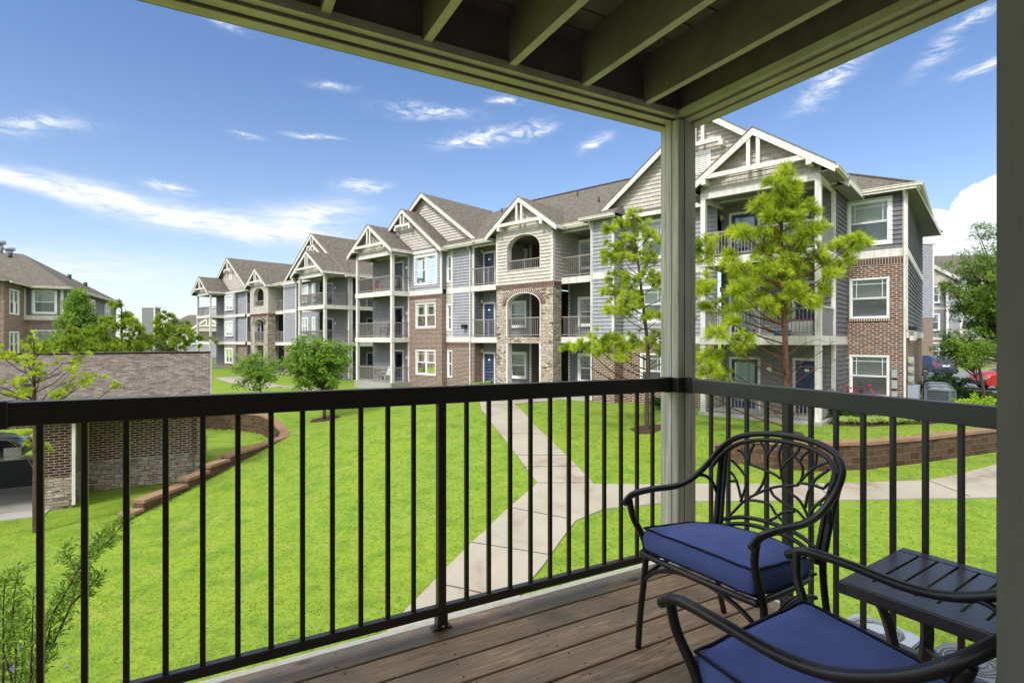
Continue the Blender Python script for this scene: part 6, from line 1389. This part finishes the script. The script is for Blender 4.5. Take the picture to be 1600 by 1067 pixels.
# flower bed with strap leaved border
bed = drape('flower_bed', [(11.2, 18.6), (12.2, 18.35), (13.2, 18.7), (14.6, 18.9), (16.2, 19.6), (15.9, 20.4), (12.0, 20.6), (11.1, 20.2)], 'mulch', .04, .4, kind='structure')
rn = random.Random(6); n_ = 0; base_l = None
for k in range(15):
    x = 11.45 + k * .17 + rn.uniform(-.04, .04); y = 18.75 + .12 * math.sin(k) + (.0 if k < 9 else .03 * (k - 8)) + rn.uniform(-.05, .1)
    if base_l is None:
        root = empty('lily_turf', (x, y, -2.96), 'yellow green strap leaved clump edging the flower bed by the porch', 'plant', 0, 'strap leaved clumps edging the bed'); t = TriMesh()
        for _ in range(150):
            a = rn.uniform(0, 6.28); d = Vector((math.cos(a), math.sin(a), 0)); l = rn.uniform(.16, .32); q = Vector((-d.y, d.x, 0)) * .007; b0 = len(t.v); o = d * .03
            t.v += [tuple(o - q), tuple(o + q), tuple(o + d * l * .5 + Vector((0, 0, l * .85)) + q), tuple(o + d * l * .5 + Vector((0, 0, l * .85)) - q), tuple(o + d * l + Vector((0, 0, l * .45)))]; t.f += [(b0, b0 + 1, b0 + 2, b0 + 3), (b0 + 3, b0 + 2, b0 + 4)]
        t.build('strap_leaves', 'liriope', root); base_l = root
    else:
        c_ = copy_tree(base_l); c_.location = (x, y, -2.96); c_.rotation_euler = (0, 0, rn.uniform(0, 6))
# mulch rings under the trees
for q, rr in ((X1, .55), (b7, .7), (B2, .5)): drape('mulch_ring', [(q.x + rr * math.cos(k / 14 * 6.283) * (1 + .15 * math.sin(k * 2.3)), q.y + rr * math.sin(k / 14 * 6.283)) for k in range(14)], 'mulch', .025, .4, kind='structure')
# vitex shrub close below the balcony at the left
def vitex():
    Y = 4.9; base = Vector((P3(30, Y), Y, gz(P3(30, Y), Y))); r = empty('chaste_shrub', base, 'spiky green shrub with small purple flowers just outside the left railing', 'shrub')
    rnd = random.Random(14); lm = MB(); t = TriMesh(); fl = TriMesh()
    stems = [[(20, 1180, 0), (45, 1070, 0), (75, 975, .0), (100, 930, -.1), (130, 880, -.1), (165, 850, -.1), (192, 818, -.1)], [(30, 1180, 0), (60, 1060, .1), (110, 945, .1), (118, 895, .1), (100, 862, .1)], [(10, 1180, 0), (25, 1040, .2), (20, 960, .2), (28, 890, .2)], [(0, 1180, 0), (5, 1050, -.2), (5, 960, -.2), (8, 905, -.2)], [(30, 1180, 0), (45, 1090, -.2), (50, 1000, -.2), (52, 925, -.2)],
             [(20, 1180, 0), (30, 1080, .3), (38, 1010, .3), (40, 960, .3)], [(0, 1180, 0), (-20, 1040, .0), (-25, 940, 0)], [(30, 1120, 0), (10, 1030, .1), (-10, 980, .1)], [(60, 1090, 0), (72, 1010, 0), (86, 950, 0)], [(110, 945, -.1), (130, 925, -.1), (150, 905, -.1)], [(40, 1100, .2), (58, 1040, .3), (62, 990, .3)], [(20, 1100, .1), (15, 1010, .4), (22, 930, .5)], [(110, 905, 0), (140, 862, .05), (165, 838, .1)]]
    for st in stems:
        P = smooth_pts([W(x, y, Y + dd) - base for x, y, dd in st], 6); lm.tube(P, .013, 6, False, r2=.003)
        n = len(P); tot = sum((B - A).length for A, B in zip(P, P[1:])); acc = 0
        for A, B in zip(P, P[1:]):
            acc += (B - A).length; f = acc / tot
            if f < .3: continue
            ax = (B - A).normalized()
            for _ in range(5):
                c = A.lerp(B, rnd.random()); sd_ = (rvec(rnd) - ax * .0); sd_ = (sd_ - ax * sd_.dot(ax)).normalized(); twig = (sd_ + ax * .9).normalized(); L = rnd.uniform(.05, .14) * (1.35 - .5 * f)
                for s_ in range(6):
                    q = c + twig * L * (s_ + 1) / 6; d = (twig * .8 + rvec(rnd) * .75).normalized(); l = rnd.uniform(.04, .068); w = d.cross(rvec(rnd)).normalized() * .0075; b0 = len(t.v)
                    t.v += [tuple(q), tuple(q + d * l * .5 + w), tuple(q + d * l), tuple(q + d * l * .5 - w)]; t.f.append((b0, b0 + 1, b0 + 2, b0 + 3))
    for (x, y, dd) in ((6, 975, -.2), (34, 1013, -.2), (105, 1040, .3), (-4, 940, 0), (60, 955, .1), (20, 1045, .0)):
        c = W(x, y, Y + dd) - base
        for _ in range(26): leaf_quad(fl, c + Vector((rnd.gauss(0, .012), rnd.gauss(0, .012), rnd.gauss(0, .022))), rvec(rnd), .007, rnd, .8)
    lm.build('stems', 'bark', r, uv=False); t.build('leaves', 'cypress', r); fl.build('flowers', 'flower_purple', r)
vitex()
shrub('low leafy ground shrub between the deck corner and the condensers', 3.0, 5.2, .5, .45, .9, 'leaf', 110, .028, 61, z=-4.35, clump=.12)
# ------------------------------------------------------------------ cars
def car(label, loc, rz, paint, kind='suv', L=4.6, Wd=1.85):
    r = empty('parked_car', loc, label, 'car', rz)          # local x = forward
    H = 1.68 if kind == 'suv' else 1.45; hw = Wd / 2
    prof = [(-L / 2, .48), (-L / 2 + .02, .95), (-L / 2 + .12, 1.08), (-L / 2 + .30, 1.50 * H / 1.68), (-L / 2 + .65, H), (.35, H), (1.15, 1.08), (2.05, .94), (L / 2 - .05, .72), (L / 2, .42), (L / 2 - .1, .28), (-L / 2 + .1, .28)]
    m = MB(); ys = [(-hw, .0, .93), (-hw * .92, 0, 1), (hw * .92, 0, 1), (hw, 0, .93)]
    def sec(y, k):
        out = []
        for x, z in prof:
            tum = max(0, (z - .98)) * .28; yy = y * (1 - tum / hw * .9) if abs(y) > .1 else y; out.append((x * (1 if k == 1 else .985), yy, .28 + (z - .28) * (1 if k == 1 else .985)))
        return out
    S_ = [sec(y, k) for y, _, k in ys]; n = len(prof)
    for A, B in zip(S_, S_[1:]):
        for i in range(n): m.face([A[i], A[(i + 1) % n], B[(i + 1) % n], B[i]], True)
    m.face(S_[0]); m.face(S_[-1][::-1]); o = m.build('body', paint, r, uv=False); weld_bevel(o, .04, 2)
    m = MB(); e = .012
    m.face([(-L / 2 + .135 - e, -hw * .72, 1.12), (-L / 2 + .135 - e, hw * .72, 1.12), (-L / 2 + .33 - e, hw * .64, 1.52 * H / 1.68), (-L / 2 + .33 - e, -hw * .64, 1.52 * H / 1.68)]); m.build('rear_window', 'carglass', r)
    m = MB(); m.face([(1.10 + e, -hw * .74, 1.12), (1.10 + e, hw * .74, 1.12), (.42 + e, hw * .66, H - .06), (.42 + e, -hw * .66, H - .06)]); m.build('windscreen', 'carglass', r)
    for sy in (-1, 1):
        m = MB(); yy = lambda z: sy * (hw * .955 * (1 - max(0, z - .98) * .28 / hw * .9) + .022)
        for x0, x1, x2, x3 in ((-1.85, -1.0, -1.0, -1.62), (-.92, -.02, -.02, -.92), (.06, .98, .42, .06)): m.face([(x0, yy(1.08), 1.08), (x1, yy(1.08), 1.08), (x2, yy(H - .14), H - .14), (x3, yy(H - .14), H - .14)])
        m.build('side_window', 'carglass', r)
        m = MB(); m.box(-L / 2 - .01, -L / 2 + .12, sy * hw * .62 if sy > 0 else -hw * .97, sy * hw * .97 if sy > 0 else -hw * .62, .92, 1.06); m.build('tail_light', 'taillight', r)
        m = MB(); m.box(L / 2 - .25, L / 2 - .0, sy * hw * .6 if sy > 0 else -hw * .95, sy * hw * .95 if sy > 0 else -hw * .6, .64, .78); m.build('headlight', 'chrome', r)
        for x in (-1.42, 1.4):
            m = MB(); m.tube([(x, sy * (hw - .2), .34), (x, sy * (hw + .01), .34)], .34, 20); w_ = m.build('wheel', 'tyre', r); m = MB(); m.tube([(x, sy * (hw + .0), .34), (x, sy * (hw + .02), .34)], .21, 12); m.build('rim', 'chrome', w_)
    m = MB(); m.box(-L / 2 - .02, -L / 2, -.26, .26, .84, .97); m.build('number_plate', 'white', r)
    m = MB(); m.box(-L / 2 - .06, -L / 2 + .05, -hw * .95, hw * .95, .38, .62); m.box(L / 2 - .1, L / 2 + .05, -hw * .93, hw * .93, .32, .55); m.build('bumper', 'black', r)
    return r
car('navy blue sport utility car parked with its tail towards us beyond the condensers', (P3(1461, 43), 44, -2.97), R(86), 'car_navy')
car('bright red car half hidden by the cypress and the corner board', (P3(1594, 31.5), 31.5, -2.97), R(170), 'car_red', 'sedan')
car('black car parked beyond the open garage bay at the lower left', (-22.3, 21.5, -5.0), R(29), 'car_black', 'sedan')
# black screened fence across the garage bay
r = empty('fence_panel', (-17.6, 17.4, -5.05), 'low black screened fence panel at the open bay of the garage', 'fence', TH)
m = MB(); m.box(-3.4, 3.55, -.03, .03, .12, 1.02); m.build('screen', 'black', r); m = MB(); m.beam((-3.4, 0, 1.06), (3.55, 0, 1.06), .08, .07); m.build('top_rail', 'meter', r)
for x in (-3.35, 0.1, 3.5): m = MB(); m.box(x - .04, x + .04, -.04, .04, -.1, 1.12); m.build('fence_post', 'black', r)
m = MB(); m.box(.9, 1.35, -.05, -.032, 1.05, 1.45); m.build('notice_board', 'white', r)
# ------------------------------------------------------------------ things standing on the neighbours' balconies
def local(bld, s, p, z): return bld.matrix_basis @ Vector((-s, p, z))
def small_chair(label, pos, rz, mat, group='chairs on the neighbouring balconies'):
    r = empty('balcony_chair', pos, label, 'chair', rz, group)
    m = MB(); m.box(-.24, .24, -.22, .24, .40, .44); m.build('seat', mat, r)
    m = MB(); m.hexa([(-.24, .22, .44), (-.22, .36, .95), (-.24, .25, .44), (-.22, .39, .95), (.24, .22, .44), (.22, .36, .95), (.24, .25, .44), (.22, .39, .95)]); m.build('backrest', mat, r)
    for sx in (-1, 1):
        for y0, y1 in ((-.2, -.26), (.2, .30)): m = MB(); m.tube([(sx * .22, y0, .4), (sx * .25, y1, 0)], .018, 6); m.build('leg', mat, r)
        m = MB(); m.tube([(sx * .25, -.2, .62), (sx * .25, .26, .64)], .018, 6); m.tube([(sx * .25, -.2, .62), (sx * .24, -.2, .42)], .014, 6); m.build('armrest', mat, r)
    return r
def small_table(label, pos, mat, h=.7, rad=.38, group='tables on the neighbouring balconies'):
    r = empty('balcony_table', pos, label, 'table', 0, group); m = MB(); m.tube([(0, 0, h - .03), (0, 0, h)], rad, 18); m.build('table_top', mat, r)
    for k in range(3): a = k * 2.094; m = MB(); m.tube([(0, 0, h - .05), (math.cos(a) * rad * .5, math.sin(a) * rad * .5, h * .4), (math.cos(a) * rad * .8, math.sin(a) * rad * .8, 0)], .015, 6); m.build('leg', mat, r)
    return r
B1 = lambda s, p, z: local(bld1, s, p, z); rz1 = bld1.rotation_euler.z
for lab, s, p, z, a, mat in (('dark chair with its back to the wall on the far tower top balcony', 26.0, .9, Z2, .5, 'iron'), ('dark chair by the rail on the far tower top balcony, left of the red seat', 28.0, .8, Z2, -1.2, 'iron'), ('bright red low seat on the far tower top balcony', 27.0, .55, Z2, 2.5, 'plasticred'),
        ('dark chair at the right end of the far tower middle balcony', 25.6, .7, Z1, 1.2, 'iron'), ('dark chair at the middle of the far tower middle balcony', 26.6, .7, Z1, -.5, 'iron'), ('pale chair on the ground floor porch of the far tower', 26.4, .7, .1, 0, 'plasticwhite'),
        ('dark cafe chair on the top balcony behind the near pine', 3.1, 1.2, Z2, -.4, 'iron'), ('dark folding chair under the near tower, on the ground floor porch', 1.3, 1.1, .1, .6, 'iron')):
    small_chair(lab, B1(s, p, z), rz1 + a, mat)
small_table('round dark table on the near tower top balcony', B1(2.2, 1.1, Z2), 'iron'); small_table('round dark table on the far tower porch', B1(27.6, .7, .1), 'iron', .72, .45); small_table('round dark table on the far tower middle balcony', B1(26.1, .7, Z1), 'iron', .6, .25)
B2_ = lambda s, p, z: local(bld2, s * 1.0, p * 1.0, z); bpy.context.view_layer.update(); B2_ = lambda s, p, z: bld2.matrix_world @ Vector((-s, p, z))
small_chair('white plastic chair on the middle side balcony of the far block, nearer the blue door', B2_(.8, 4.4, Z1), 2.2, 'plasticwhite'); small_chair('white plastic chair on the middle side balcony of the far block, nearer the corner column', B2_(.8, 2.6, Z1), 2.0, 'plasticwhite')
small_table('long dark table on the corner balcony of the far block', B2_(2.6, .9, Z2), 'iron', .75, .55)
def storage(label, cat, name, pos, size, rz, mat, lid):
    r = empty(name, pos, label, cat, rz); a, b, c = size; m = MB(); m.box(-a / 2, a / 2, -b / 2, b / 2, 0, c); o = m.build('tub', mat, r); weld_bevel(o, .02, 2); m = MB(); m.box(-a / 2 - .02, a / 2 + .02, -b / 2 - .02, b / 2 + .02, c, c + .05); o = m.build('lid', lid, r); weld_bevel(o, .015, 2); return r
storage('white storage tub with a red lid on the middle balcony of the near tower', 'storage box', 'storage_box', B1(.8, .9, Z1), (.8, .5, .55), rz1, 'plasticwhite', 'plasticred')
storage('blue plastic box by the rail on the middle balcony of the near tower', 'storage box', 'storage_box', B1(1.35, .4, Z1), (.5, .3, .16), rz1, 'plasticblue', 'plasticblue')
